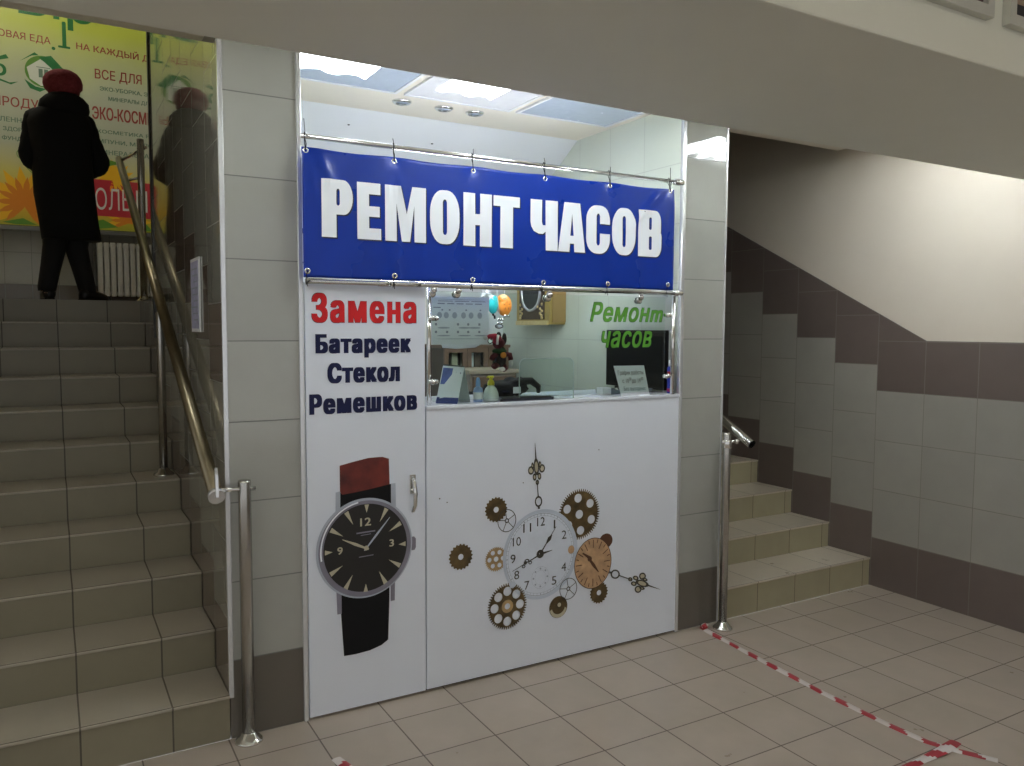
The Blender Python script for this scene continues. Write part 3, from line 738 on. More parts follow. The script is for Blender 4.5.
def bedge(x, z):
    # sagging top / bottom hem between eyelets
    zt = 2.246; zb_ = 1.757
    xs = [e[0] for e in EYT]
    for a_, b_ in zip(xs, xs[1:]):
        if a_ <= x <= b_:
            t = (x-a_)/(b_-a_); sag = math.sin(PI*t)
            return z - .007*sag*((z-1.95)/.3 if z > 1.95 else 0)
    return z
bn = thing('banner', 'wide blue banner with white bold lettering tied to chrome rods', 'banner', (.9, -.05, 1.757))
M['banner'] = mat('blue_vinyl_banner', (.002, .030, .30), .28, var=.14, scale=2.5, spec=.35)
bm = B(); NX, NZ = 150, 44; g = []
for j in range(NZ+1):
    row = []
    for i in range(NX+1):
        x = -.004 + 1.826*i/NX; z = 1.757 + .489*j/NZ
        row.append(bm.verts.new((x, bsurf(x, z), bedge(x, z))))
    g.append(row)
for j in range(NZ):
    for i in range(NX):
        f = bm.faces.new((g[j][i], g[j][i+1], g[j+1][i+1], g[j+1][i])); f.smooth = True
o = obj('banner_sheet', bm, M['banner'], bn)
md = o.modifiers.new('thickness', 'SOLIDIFY'); md.thickness = .0012; md.offset = -1
def G(ch):
    """heavy condensed glyphs in a unit box: list of (outer, holes)"""
    R = lambda *a_: (rrect(*a_[:4], a_[4] if len(a_) > 4 else 0), [])
    def ring(x0, z0, x1, z1, r, h): return (rrect(x0, z0, x1, z1, r), [list(reversed(rrect(*h)))])
    if ch == 'Р': return [R(0, 0, .47, .7), ring(0, .40, 1, 1, (0, .30, .30, 0), (.47, .555, .58, .845, .05))]
    if ch == 'Е': return [R(0, 0, .50, 1), R(.4, 0, 1, .20), R(.4, .405, .95, .59), R(.4, .80, .98, 1)]
    if ch == 'М': return [([(0, 0), (0, 1), (.38, 1), (.52, .50), (.66, 1), (1, 1), (1, 0), (.71, 0), (.71, .66), (.60, 0), (.40, 0), (.28, .68), (.28, 0)], [])]
    if ch == 'О': return [ring(0, 0, 1, 1, .42, (.43, .17, .57, .83, .07))]
    if ch == 'Н': return [R(0, 0, .42, 1), R(.3, .40, .7, .61), R(.58, 0, 1, 1)]
    if ch == 'Т': return [R(.26, 0, .74, 1), R(0, .80, 1, 1)]
    if ch == 'Ч': return [([(.56, 0), (.56, .375), (.46, .325), (.30, .325), (.12, .37), (.03, .46), (0, .56), (0, 1), (.42, 1), (.42, .56), (.46, .50), (.56, .50), (.56, 1), (1, 1), (1, 0)], [])]
    if ch == 'А': return [([(0, 0), (.22, 1), (.80, 1), (1, 0), (.60, 0), (.585, .17), (.44, .17), (.42, 0)], [[(.45, .33), (.57, .33), (.51, .78)]])]
    if ch == 'С': return [([(1, .62), (1, .70)] + [(.58+.42*math.cos(t), .70+.30*math.sin(t)) for t in [PI*.5*q/6 for q in range(1, 7)]] + [(.42+.42*math.cos(t)*1.0, .70+.30*math.sin(t)) for t in [PI*.5+PI*.5*q/6 for q in range(7)]] +
                     [(.42+.42*math.cos(t), .30+.30*math.sin(t)) for t in [PI+PI*.5*q/6 for q in range(7)]] + [(.58+.42*math.cos(t), .30+.30*math.sin(t)) for t in [PI*1.5+PI*.5*q/6 for q in range(7)]] +
                     [(1, .42), (.57, .42), (.57, .22), (.53, .17), (.47, .17), (.43, .22), (.43, .78), (.47, .83), (.53, .83), (.57, .78), (.57, .62)], [])]
    if ch == 'В': return [(rrect(0, 0, 1, .56, (0, .24, .12, 0)), [list(reversed(rrect(.46, .15, .58, .44, .04)))]), (rrect(0, .46, .97, 1, (0, .12, .24, 0)), [list(reversed(rrect(.46, .585, .57, .85, .04)))])]
spots = [('Р', .073, .197), ('Е', .214, .312), ('М', .329, .506), ('О', .524, .657), ('Н', .675, .810), ('Т', .818, .949), ('Ч', 1.004, 1.146), ('А', 1.148, 1.296), ('С', 1.301, 1.439), ('О', 1.451, 1.589), ('В', 1.604, 1.745)]
for nm, mm, ox, oz, yy in (('lettering_drop_shadow', M['letter_shade'], .005, -.005, -.0016), ('lettering', M['letter_white'], 0, 0, -.0026)):  # drop shadow printed on the banner: dark copy offset behind the white letters
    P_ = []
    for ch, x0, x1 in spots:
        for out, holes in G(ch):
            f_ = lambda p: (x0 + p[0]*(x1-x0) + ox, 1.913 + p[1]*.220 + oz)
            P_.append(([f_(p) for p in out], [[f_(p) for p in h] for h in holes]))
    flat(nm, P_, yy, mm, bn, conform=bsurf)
for grp, sgn in ((EYT, 1), (EYB, -1)):
    for ex, ez in grp:
        yy = bsurf(ex, ez)
        bm = B(); n = 16
        loft(bm, [[(ex+r*math.cos(2*PI*q/n), yy+dy, ez+r*math.sin(2*PI*q/n)) for q in range(n)] for r, dy in ((.005, -.001), (.006, -.0035), (.010, -.0035), (.012, -.001))], caps=False)
        obj('eyelet', bm, M['chrome'], bn)
        zr = 2.288 if sgn > 0 else 1.745
        pts = [(ex, yy-.004, ez), (ex-.006, -.050, (ez+zr)/2), (ex-.004, -.044, zr+.008*sgn), (ex, -.030, zr+.0150*sgn), (ex+.004, -.016, zr), (ex+.006, -.030, (ez+zr)/2), (ex+.002, yy+.004, ez)]
        bm = B(); tube(bm, pts, .0018, 6)
        if sgn > 0: tube(bm, [(ex-.002, -.047, zr+.004), (ex-.003+random.uniform(-.008, .004), -.050, zr+(.060 if ex in (.012, 1.8) else .028))], .0014, 6)
        else: tube(bm, [(ex, -.045, zr), (ex, -.046, zr-.022)], .0014, 6)
        obj('cable_tie', bm, M['black'], bn)
bm = B()
for q in range(6): tube(bm, [(1.79+.012*q, -.048, 2.262+.003*q), (1.805+.010*q, -.034, 2.300-.004*q)], .0013, 6)
obj('cable_tie', bm, M['black'], bn)

# ================================================================== KIOSK INTERIOR
ZT = 1.240
# price sheet on the glass
t = thing('price_sheet', 'white printed sheet with small pictures behind the glass left', 'paper sheet', (.70, .03, 1.50))
obj('sheet', box(B(), .570, .852, .0553, .0565, 1.495, 1.702), M['paper'], t)
bm = B(); pol = []
for r_, (z, xs, wq, hq) in enumerate(((1.672, (.60, .645, .69, .735, .78), .034, .004), (1.683, (.62, .70, .78), .07, .003), (1.655, (.58,), .035, .004), (1.645, (.605, .64, .72, .79), .008, .006), (1.583, (.575, .68, .73, .785), .010, .010), (1.550, (.575, .628, .68, .73, .785), .010, .010))):
    for x in xs: pol.append((rrect(x-wq/2+.018, z-hq/2, x+wq/2+.018, z+hq/2, 0), []))
flat('print', pol, .0550, M['ink_grey'], t)
pol = []
for z, xs, a_, b_ in ((1.622, (.60, .632, .672, .715, .752, .795), .012, .014), (1.568, (.62, .72, .77), .030, .004), (1.534, (.62, .72, .80), .032, .003), (1.520, (.70,), .12, .0015), (1.690, (.70,), .12, .0012)):
    for x in xs: pol.append((circ(x+.01, z, a_, 12, b_), []))
flat('picture', pol, .0551, mat('pale_grey_blue_print', (.46, .52, .60), .7), t)
t = thing('paper_strip', 'pale curled paper strip under the printed sheet', 'paper sheet', (.72, .06, 1.47))
bm = B(); loft(bm, [[(.62, .062, 1.500), (.82, .064, 1.498), (.80, .09, 1.482), (.72, .11, 1.476), (.64, .09, 1.482)], [(.62, .062, 1.4985), (.82, .064, 1.4965), (.80, .09, 1.4805), (.72, .11, 1.4745), (.64, .09, 1.4805)]], smooth=False)
obj('strip', fix(bm), M['paper'], t)

# desk calendar (tent)
t = thing('desk_calendar', 'white and blue tent-shaped desk calendar at the counter left end', 'calendar', (.66, .06, ZT))
M['cal_blue'] = mat('calendar_navy_print', (.03, .05, .20), .5); M['cal_art'] = mat('calendar_blue_picture', (.10, .14, .40), .5, var=1.2, scale=18); M['cal_side'] = mat('calendar_grey_side', (.40, .45, .43), .6)
F = Vector((.605, .085, ZT)); Rr = Vector((.672, .008, ZT)); Bk = Vector((.762, .060, ZT)); top1 = Vector((.650, .105, ZT+.165)); top2 = Vector((.712, .020, ZT+.160))
def quad(bm, p, mi=0):
    f = bm.faces.new([bm.verts.new(q) for q in p]); f.material_index = mi; return f
bm = B(); A_ = F; Bq = Rr
n_ = (Rr-F).cross(top1-F).normalized()*-.002
def lerp4(u, v): return F.lerp(Rr, u).lerp(top1.lerp(top2, u), v)
def sheet(name, u0, u1, v0, v1, off, m):
    bm = B(); N = (Rr-F).cross(top1-F).normalized()
    if N.y > 0: N = -N
    q = [lerp4(u0, v0), lerp4(u1, v0), lerp4(u1, v1), lerp4(u0, v1)]
    loft(bm, [[p + N*(off-.0012) for p in q], [p + N*off for p in q]], smooth=False); obj(name, fix(bm), m, t)
sheet('page', 0, 1, 0, 1, 0, M['paper']); sheet('footer', 0, 1, .0, .16, .0008, M['cal_blue'])
sheet('picture', .04, .50, .50, .93, .0008, M['cal_art']); sheet('caption', .66, .9, .80, .84, .0008, M['cal_blue'])
bm = B(); loft(bm, [[top1, top2, Bk, Bk + Vector((-.05, .09, 0))], [p + Vector((-.001, -.001, -.002)) for p in (top1, top2, Bk, Bk + Vector((-.05, .09, 0)))]], smooth=False)
obj('back_leaf', fix(bm), M['cal_side'], t)
bm = B(); tube(bm, [top1 + Vector((0, 0, .001)), top2 + Vector((0, 0, .001))], .003, 8); obj('spiral', bm, M['darkmetal'], t)

# bottles
M['blue_pl'] = mat('translucent_blue_plastic', (.20, .38, .72), .3); M['clear_pl'] = mat('cloudy_clear_plastic', (.62, .70, .66), .25); M['yellow_pl'] = mat('yellow_plastic', (.62, .55, .03), .35)
t = thing('spray_bottle', 'small pale blue bottle with blue cap beside the calendar', 'bottle', (.800, .060, ZT))
obj('body', lathe(B(), (.800, .060, ZT), [(.019, 0), (.021, .003), (.021, .050), (.019, .060), (.010, .068), (.009, .072)], 24), mat('pale_blue_bottle', (.34, .50, .80), .3), t)
obj('cap', lathe(B(), (.800, .060, ZT+.070), [(.010, 0), (.011, .002), (.010, .022), (.008, .034), (.005, .038)], 20), M['blue_pl'], t)
obj('label_band', lathe(B(), (.800, .060, ZT+.012), [(.0213, 0), (.0216, .001), (.0216, .030), (.0213, .031)], 24), M['white_plastic'], t)
t = thing('pump_bottle', 'clear round-shouldered pump bottle with yellow pump', 'bottle', (.862, .055, ZT))
obj('body', lathe(B(), (.862, .055, ZT), [(.028, 0), (.034, .004), (.036, .020), (.033, .040), (.025, .058), (.014, .070), (.012, .074)], 28), M['clear_pl'], t)
bm = B(); lathe(bm, (.862, .055, ZT+.072), [(.016, 0), (.016, .012), (.013, .020), (.008, .024), (.007, .034)], 20)
lathe(bm, (.862, .055, ZT+.104), [(.012, 0), (.014, .002), (.014, .010), (.010, .012)], 20); tube(bm, [(.862, .055, ZT+.111), (.835, .040, ZT+.109)], .004, 8)
obj('pump', bm, M['yellow_pl'], t)

# dark tray / tablet, black bag
t = thing('tablet', 'flat dark tablet lying on the counter behind the acrylic shield', 'tablet', (1.02, .06, ZT))
bm = B(); pts = [(.885, .010), (1.160, -.002), (1.200, .060), (.935, .120)]
loft(bm, [[(x, y_, ZT+h) for x, y_ in pts] for h in (0.0005, .012)], smooth=False)
obj('body', fix(bm), mat('dark_slate_plastic', (.03, .035, .05), .3), t)
bm = B(); pts = [(.897, .017), (1.152, .006), (1.187, .058), (.937, .110)]
loft(bm, [[(x, y_, ZT+h) for x, y_ in pts] for h in (.012, .0132)], smooth=False)
obj('screen', fix(bm), M['black'], t)
t = thing('bag', 'crumpled black bag with white tag lying behind the tablet', 'bag', (1.12, .26, ZT))
bm = B(); bmesh.ops.create_icosphere(bm, subdivisions=4, radius=1)
for v in bm.verts:
    c = v.co.copy(); nz_ = noise.noise(c*1.8)*.28 + noise.noise(c*4)*.10
    v.co = Vector((1.065 + c.x*.115*(1+nz_) + .03*c.z, .27 + c.y*.08*(1+nz_), ZT+.045 + c.z*.042*(1+nz_*1.5) + (-.014 if c.x > .5 else 0)))
    v.co.z = max(v.co.z, ZT+.001)
obj('body', bm, M['black'], t, True)
bm = B(); tube(bm, [(1.11, .21, ZT+.072), (1.16, .20, ZT+.075), (1.205, .205, ZT+.045), (1.215, .22, ZT+.018)], [.02, .018, .014, .01], 10); obj('strap', bm, M['black'], t, True)
obj('tag', box(B(), 1.045, 1.085, .168, .172, ZT+.020, ZT+.050), M['white_plastic'], t)

# acrylic shield with rounded corners
t = thing('acrylic_shield', 'clear acrylic shield with rounded top corners on the counter', 'screen', (1.11, -.02, ZT))
out = rrect(.990, ZT, 1.286, ZT+.190, (0, 0, .03, .03))
bm = B(); loft(bm, [[(x, yy, z) for x, z in out] for yy in (.020, .024)], smooth=False); obj('pane', fix(bm), M['acrylic'], t)
ed = [(x, .022, z) for x, z in out if z > ZT]; ed = [p for p in ed]
pth = [(1.286, .022, ZT)] + ed + [(.990, .022, ZT)]
bm = B(); tube(bm, pth, .0023, 6); obj('polished_edge', bm, mat('bright_acrylic_edge', (.62, .70, .66), .15), t)

# opening hours card
t = thing('hours_card', 'white leaning card with opening hours at the window right', 'sign', (1.60, -.02, ZT))
q0, q1, q2, q3 = Vector((1.562, .012, ZT)), Vector((1.728, .000, ZT)), Vector((1.714, .030, ZT+.146)), Vector((1.538, .045, ZT+.146))
bm = B(); N = Vector((0, .0015, 0)); loft(bm, [[q0, q1, q2, q3], [q0+N, q1+N, q2+N, q3+N]], smooth=False); obj('card', fix(bm), M['paper'], t)
def on_card(name, body, u0, u1, v0, v1, m, off=0, shear=.15):
    bm = text_bm(body, 0, shear)
    ax = min(v.co.x for v in bm.verts); bx = max(v.co.x for v in bm.verts); ay = min(v.co.y for v in bm.verts); by = max(v.co.y for v in bm.verts)
    for v in bm.verts:
        u = u0 + (v.co.x-ax)/(bx-ax)*(u1-u0); w_ = v0 + (v.co.y-ay)/(by-ay)*(v1-v0)
        v.co = q0.lerp(q1, u).lerp(q3.lerp(q2, u), w_) + Vector((0, -.0012-v.co.z, 0))
    for f in bm.faces:
        f.normal_update()
        if f.normal.y > 0: f.normal_flip()
    return obj(name, bm, m, t)
on_card('lettering', 'График работы', .07, .93, .66, .84, M['ink_black'], .01)
on_card('lettering', 'с 10   до 19', .16, .78, .40, .56, M['ink_black'], .01)
on_card('lettering', '00', .40, .48, .50, .60, M['ink_black'], .02); on_card('lettering', '00', .80, .88, .50, .60, M['ink_black'], .02)
on_card('lettering', 'Без выходных', .14, .90, .14, .30, mat('teal_ink', (.04, .14, .16), .6), .0)

# dark monitor against right inner wall
t = thing('monitor', 'large black monitor standing against the inner right wall', 'monitor', (1.86, .38, ZT))
obj('panel', box(B(), 1.868, 1.900, .060, .550, ZT+.012, 1.560, .004), M['black'], t)
obj('screen', box(B(), 1.865, 1.8685, .075, .535, ZT+.03, 1.545), mat('dark_glass_screen', (.003, .004, .004), .5, spec=.15), t)
bm = B(); box(bm, 1.86, 1.915, .28, .46, ZT, ZT+.012, .003); box(bm, 1.90, 1.915, .33, .40, ZT, 1.42, .003); obj('stand', bm, M['black'], t)

# small white box and papers, trinkets
t = tag(obj('carton', box(B(), 1.505, 1.556, .085, .14, ZT, ZT+.036, .003), M['white_plastic']), 'small white box on the counter left of the hours card', 'box')
t = tag(obj('paper_slip', box(B(), 1.22, 1.46, .04, .15, ZT, ZT+.0016), M['paper']), 'loose white papers lying flat on the counter', 'paper sheet')
t = thing('tool_tray', 'grey tray of small watch parts behind the hours card', 'tray', (1.68, .12, ZT))
bm = B(); box(bm, 1.56, 1.84, .11, .22, ZT, ZT+.006, .001)
for a_ in ((1.56, 1.84, .11, .114), (1.56, 1.84, .216, .22), (1.56, 1.564, .11, .22), (1.836, 1.84, .11, .22)): box(bm, a_[0], a_[1], a_[2], a_[3], ZT, ZT+.022)
obj('tray', bm, mat('grey_plastic_tray', (.22, .25, .27), .4), t)
for q in range(9):
    x = 1.585 + .028*q; obj('watch_part', lathe(B(), (x, .15+.03*(q % 2), ZT+.007), [(.010, 0), (.012, .003), (.012, .016), (.007, .02)], 12), M['steel' if q % 3 else 'darkmetal'], t)

# blue-red can at the right end
t = thing('spray_can', 'blue and red printed can at the right end of the counter', 'can', (1.893, .035, ZT))
obj('body', lathe(B(), (1.893, .035, ZT), [(.015, 0), (.018, .002), (.018, .128), (.015, .135), (.009, .140)], 20), mat('royal_blue_print', (.03, .05, .38), .35), t)
obj('red_band', lathe(B(), (1.893, .035, ZT+.085), [(.0181, 0), (.0185, .001), (.0185, .026), (.0181, .027)], 20), mat('red_can_print', (.45, .03, .04), .35), t)
obj('red_band', lathe(B(), (1.893, .035, ZT+.008), [(.0181, 0), (.0185, .001), (.0185, .016), (.0181, .017)], 20), mat('magenta_can_print', (.40, .02, .10), .35), t)
obj('cap', lathe(B(), (1.893, .035, ZT+.137), [(.012, 0), (.012, .025), (.010, .028)], 18), M['white_plastic'], t)
struct(obj('trim_6', box(B(), 1.878, 1.930, .075, .082, ZT, 1.560), M['white_paint']), 'white strip panel at the right end inside the window', 'trim')

# wooden glazed cabinet at the back
t = thing('display_cabinet', 'brown wooden cabinet with three glazed doors at the kiosk back', 'cabinet', (1.5, 1.6, 0))
cx0, cx1, cy0, cy1, cz1 = 1.285, 1.745, 1.46, 1.80, 1.440
bm = B(); box(bm, cx0, cx1, cy1-.02, cy1, .02, cz1); box(bm, cx0, cx0+.02, cy0, cy1, .02, cz1); box(bm, cx1-.02, cx1, cy0, cy1, .02, cz1)
for z in (.02, .5, .85, 1.12, 1.3): box(bm, cx0+.02, cx1-.02, cy0+.02, cy1-.02, z, z+.015)
obj('carcass', bm, M['wood_dark'], t)
obj('cornice', box(B(), cx0-.012, cx1+.012, cy0-.025, cy1, cz1, cz1+.02, .004), M['wood'], t)
obj('plinth', box(B(), cx0, cx1, cy0, cy1, 0.002, .02), M['wood_dark'], t)
for x0, x1 in ((cx0, 1.443), (1.447, 1.594), (1.598, cx1)):
    bm = B(); s_ = .028; bm.free(); bm = ringframe(x0, x1, .05, cz1, s_, cy0-.02, cy0)
    dd = obj('door', bm, M['wood'], t); obj('door_glass', box(B(), x0+s_, x1-s_, cy0-.010, cy0-.008, .05+s_, cz1-s_), M['glass'], dd)
for i, (x, m_, hh) in enumerate(((1.335, 'black', .09), (1.385, 'cream', .10), (1.50, 'white_plastic', .09), (1.55, 'wood', .10), (1.66, 'black', .09))):
    lab = ['black box file behind the first cabinet door beside the cream one', 'cream box file behind the first cabinet door', 'white box file behind the middle cabinet door', 'brown box file behind the middle cabinet door', 'black box file alone behind the last cabinet door'][i]
    tag(obj('box_file', box(B(), x-.02, x+.02, 1.50, 1.62, 1.316, 1.316+hh, .002), M[m_]), lab, 'box', 'box files in the glazed cabinet')
# drawer box in front of cabinet
t = thing('wooden_chest', 'small grey-brown wooden chest standing before the glazed cabinet', 'chest', (1.42, 1.05, 0))
gb = mat('grey_brown_board', (.22, .18, .13), .5, var=.2)
obj('body', box(B(), 1.25, 1.56, 1.02, 1.30, .0, 1.30, .004), gb, t); obj('lid', box(B(), 1.24, 1.57, 1.01, 1.31, 1.30, 1.325, .004), mat('pale_chest_lid', (.34, .29, .21), .5), t)
obj('drawer', box(B(), 1.265, 1.545, 1.010, 1.022, 1.16, 1.285, .003), M['wood'], t); obj('drawer', box(B(), 1.265, 1.545, 1.010, 1.022, 1.01, 1.145, .003), M['wood'], t)
ob = thing('office_chair', 'black office chair behind the counter near the bottles', 'chair', (1.125, .82, 0))
obj('backrest', box(B(), .98, 1.30, .78, .86, .85, 1.22, .035), M['black'], ob, True)
obj('stem', tube(B(), [(1.125, .83, .50), (1.125, .83, .96)], .03, 12), M['black'], ob)
obj('seat', box(B(), .92, 1.33, .42, .86, .44, .52, .03), M['black'], ob)
obj('column', tube(B(), [(1.125, .64, .08), (1.125, .64, .44)], .03, 12), M['steel'], ob)
for q in range(5):
    a_ = 2*PI*q/5; lg = obj('leg', tube(B(), [(1.125, .64, .09), (1.125+.24*math.cos(a_), .64+.24*math.sin(a_), .06)], [.025, .015], 10), M['black'], ob)
    obj('caster', ball(B(), (1.125+.24*math.cos(a_), .64+.24*math.sin(a_), .030), .028, 12), M['black'], lg)

# oval-framed icon case on inner right wall
t = thing('wall_clock', 'gilded wooden case with dark oval face hung on inner wall', 'clock', (1.87, 1.25, 1.6))
x0 = 1.815
obj('case', box(B(), x0, 1.932, 1.06, 1.46, 1.590, 1.99, .006), M['gold'], t)
obj('front_board', box(B(), x0-.006, x0, 1.115, 1.415, 1.622, 1.98, .002), M['wood_dark'], t)
obj('side_board', box(B(), x0+.020, 1.93, 1.053, 1.06, 1.605, 1.98), M['tan'], t)
obj('bottom_rail', box(B(), x0-.014, x0+.002, 1.07, 1.45, 1.586, 1.614, .004), mat('pale_gilded_rail', (.60, .48, .22), .4, var=.3, scale=40), t)
def ovx(name, cy, cz, ry, rz, xx, m, hole=None, thick=.006):
    n = 40; bm = B()
    rings = []
    a_ = [(cy+ry*math.cos(2*PI*q/n), cz+rz*math.sin(2*PI*q/n)) for q in range(n)]
    if hole:
        b_ = [(cy+ry*hole*math.cos(2*PI*q/n), cz+rz*hole*math.sin(2*PI*q/n)) for q in range(n)]
        rr = [[(xx, *p) for p in a_], [(xx-thick, *p) for p in a_], [(xx-thick, *p) for p in b_], [(xx, *p) for p in b_]]
        loft(bm, rr, caps=False)
    else: loft(bm, [[(xx, *p) for p in a_], [(xx-thick, *p) for p in a_]])
    return obj(name, fix(bm), m, t)
ovx('oval_frame', 1.265, 1.800, .118, .130, x0-.006, M['alu'], .88, .012)
ovx('dark_face', 1.265, 1.800, .108, .120, x0-.006, mat('dark_green_glass', (.012, .020, .020), .15), None, .006)
for s in (-1, 1):
    bm = B()
    for q in range(7): ball(bm, (x0-.010, 1.265+s*(.13-.010*q*(q % 3)*.5), 1.632+.014*q), (.006, .013-.001*q, .010), 8)
    obj('carving', bm, mat('pale_gold_carving', (.55, .42, .20), .4), t)

# hanging ornaments
tag(obj('wire_rail', tube(B(), [(.002, .55, 1.86), (1.93, .55, 1.86)], .003, 8), M['steel']), 'thin steel wire behind the blue banner carrying the small ornaments', 'wire')
def cord(t, x, y_, z0, z1): obj('cord', tube(B(), [(x, y_, z0), (x, .55, 1.857)], .0015, 6), M['white_plastic'], t)
t = thing('hanging_ornament', 'round turquoise ornament hanging beside the printed sheet', 'ornament', (1.13, .55, 1.60))
obj('disc', ball(B(), (1.142, .55, 1.690), (.030, .018, .050), 20), mat('turquoise_plastic', (.02, .50, .52), .35), t, True); cord(t, 1.142, .55, 1.735, 2.688)
bm = B(); [ball(bm, (1.142+.010*math.sin(q), .548, 1.636-.008*q), .006, 8) for q in range(3)]; obj('bead', bm, M['black'], t)
t = thing('hanging_ornament', 'orange plush-like round ornament hanging beside the turquoise one', 'ornament', (1.19, .55, 1.60))
om = mat('orange_plastic', (.85, .28, .03), .4, var=.35, scale=14)
bm = B(); ball(bm, (1.208, .55, 1.685), (.042, .030, .056), 20); ball(bm, (1.190, .545, 1.715), (.026, .02, .026), 14)
obj('body', bm, om, t, True); cord(t, 1.208, .55, 1.70, 2.688)
bm = B(); [tube(bm, [(1.208+.012*math.cos(a_), .522, 1.685+.012*math.sin(a_)), (1.208+.022*math.cos(a_), .524, 1.685+.026*math.sin(a_))], .0022, 6) for a_ in (.3, 1.5, 2.8, 4.2, 5.3)]; obj('mark', bm, mat('dark_orange_print', (.40, .08, .01), .4), t)
obj('top_knob', ball(B(), (1.196, .54, 1.725), (.024, .02, .018), 14), mat('pale_yellow_plastic', (.85, .62, .30), .4), t, True)
t = thing('hanging_ornament', 'string of small silver trinkets hanging below the orange ornament', 'ornament', (1.15, .50, 1.60))
bm = B()
for q in range(8):
    ball(bm, (1.135+.010*q*(1 if q % 2 else .6), .50, 1.575+.006*q+.012*(q % 3)), (.008, .006, .008), 8)
obj('trinket', bm, M['chrome'], t, True); cord(t, 1.155, .50, 1.60, 2.688)
bm = B(); n = 20; tube(bm, [(1.145+.022*math.cos(2*PI*q/n), .49, 1.577+.010*math.sin(2*PI*q/n)) for q in range(n+1)], .003, 6); obj('ring', bm, M['darkmetal'], t)
t = thing('star_garland', 'white star-shaped trinkets strung near the window top', 'ornament', (1.10, .45, 1.70))
for cx_, cz_ in ((1.03, 1.735), (1.055, 1.748), (1.078, 1.725)):
    o_ = [(cx_+(.020 if q % 2 == 0 else .008)*math.cos(PI*q/5+.3), cz_+(.020 if q % 2 == 0 else .008)*math.sin(PI*q/5+.3)) for q in range(10)]
    bm = B(); loft(bm, [[(x, yy, z) for x, z in o_] for yy in (.45, .456)], smooth=False); obj('star', fix(bm), M['white_plastic'], t)
cord(t, 1.055, .453, 1.75, 2.688)

# plush toy on glass
t = thing('plush_toy', 'dark red plush reindeer in a santa hat stuck to the glass', 'toy', (.88, .04, 1.45))
pb = mat('maroon_plush', (.10, .012, .02), .9, var=.5, scale=80, bump=.6); pk = mat('dark_brown_plush', (.02, .012, .012), .9, var=.4, scale=80, bump=.6)
pg = mat('green_plush', (.02, .07, .02), .9); pw = mat('white_plush', (.75, .75, .74), .9); po = mat('orange_plush', (.70, .30, .05), .9); pr_ = mat('red_felt', (.35, .012, .04), .85)
yT = .028
obj('body', ball(B(), (.896, yT, 1.428), (.027, .022, .034), 16), pk, t, True)
obj('head', ball(B(), (.886, yT, 1.500), (.029, .024, .026), 16), pb, t, True)
for s, p in ((-1, (.886, yT, 1.535)), (1, (.915, yT, 1.520))): obj('ear', ball(B(), p, (.012, .008, .016 if s < 0 else .026), 12), pk, t, True)
bm = B(); tube(bm, [(.878, yT, 1.512), (.862, yT, 1.528), (.838, yT, 1.530), (.825, yT, 1.526)], [.026, .018, .010, .006], 12); obj('hat', bm, pr_, t, True)
bm = B(); tube(bm, [(.868, yT-.02, 1.496), (.866, yT-.024, 1.515), (.874, yT-.018, 1.536)], .006, 8); obj('hat_trim', bm, pw, t, True)
obj('pompom', ball(B(), (.820, yT, 1.524), .010, 12), pw, t, True)
obj('scarf', ball(B(), (.888, yT-.004, 1.466), (.036, .024, .012), 14), pg, t, True)
obj('nose_patch', ball(B(), (.898, yT-.022, 1.448), (.015, .008, .014), 12), po, t, True)
for pts, nm in ((((.872, yT, 1.450), (.852, yT-.006, 1.440), (.846, yT-.01, 1.430)), 'arm'), (((.920, yT, 1.450), (.940, yT-.006, 1.450), (.944, yT-.008, 1.425)), 'arm'), (((.880, yT, 1.405), (.860, yT-.01, 1.396), (.852, yT-.014, 1.402)), 'leg'), (((.908, yT, 1.405), (.915, yT-.012, 1.388), (.900, yT-.02, 1.385)), 'leg')):
    obj(nm, tube(B(), pts, [.013, .012, .012], 10), pb, t, True)
obj('paw', ball(B(), (.945, yT-.010, 1.412), (.009, .008, .016), 10), pw, t, True); obj('paw', ball(B(), (.893, yT-.022, 1.386), (.018, .009, .010), 10), pw, t, True)
obj('suction_cup', lathe(B(), (.830, .004, 1.512), [(.014, 0), (.010, .006), (.004, .012)], 16, (0, 1, 0)), M['acrylic'], t)
obj('suction_cup', lathe(B(), (.893, .004, 1.470), [(.014, 0), (.010, .006), (.006, .030)], 16, (0, 1, 0)), M['acrylic'], t)

# ================================================================== LEFT STAIR WALL NOTICE
t = thing('notice', 'narrow white framed notice on the glossy stair wall', 'notice', (-.295, .58, 1.55))
obj('frame', box(B(), -.298, -.291, .47, .69, 1.545, 1.860, .002), M['white_plastic'], t)
obj('sheet', box(B(), -.2995, -.298, .485, .675, 1.56, 1.845), mat('lilac_print', (.42, .42, .58), .6, var=.4, scale=25), t)
bm = B()
for q in range(9): box(bm, -.3003, -.2995, .50, .66-.03*(q % 3), 1.81-.027*q, 1.816-.027*q)
obj('print', bm, M['ink_grey'], t)

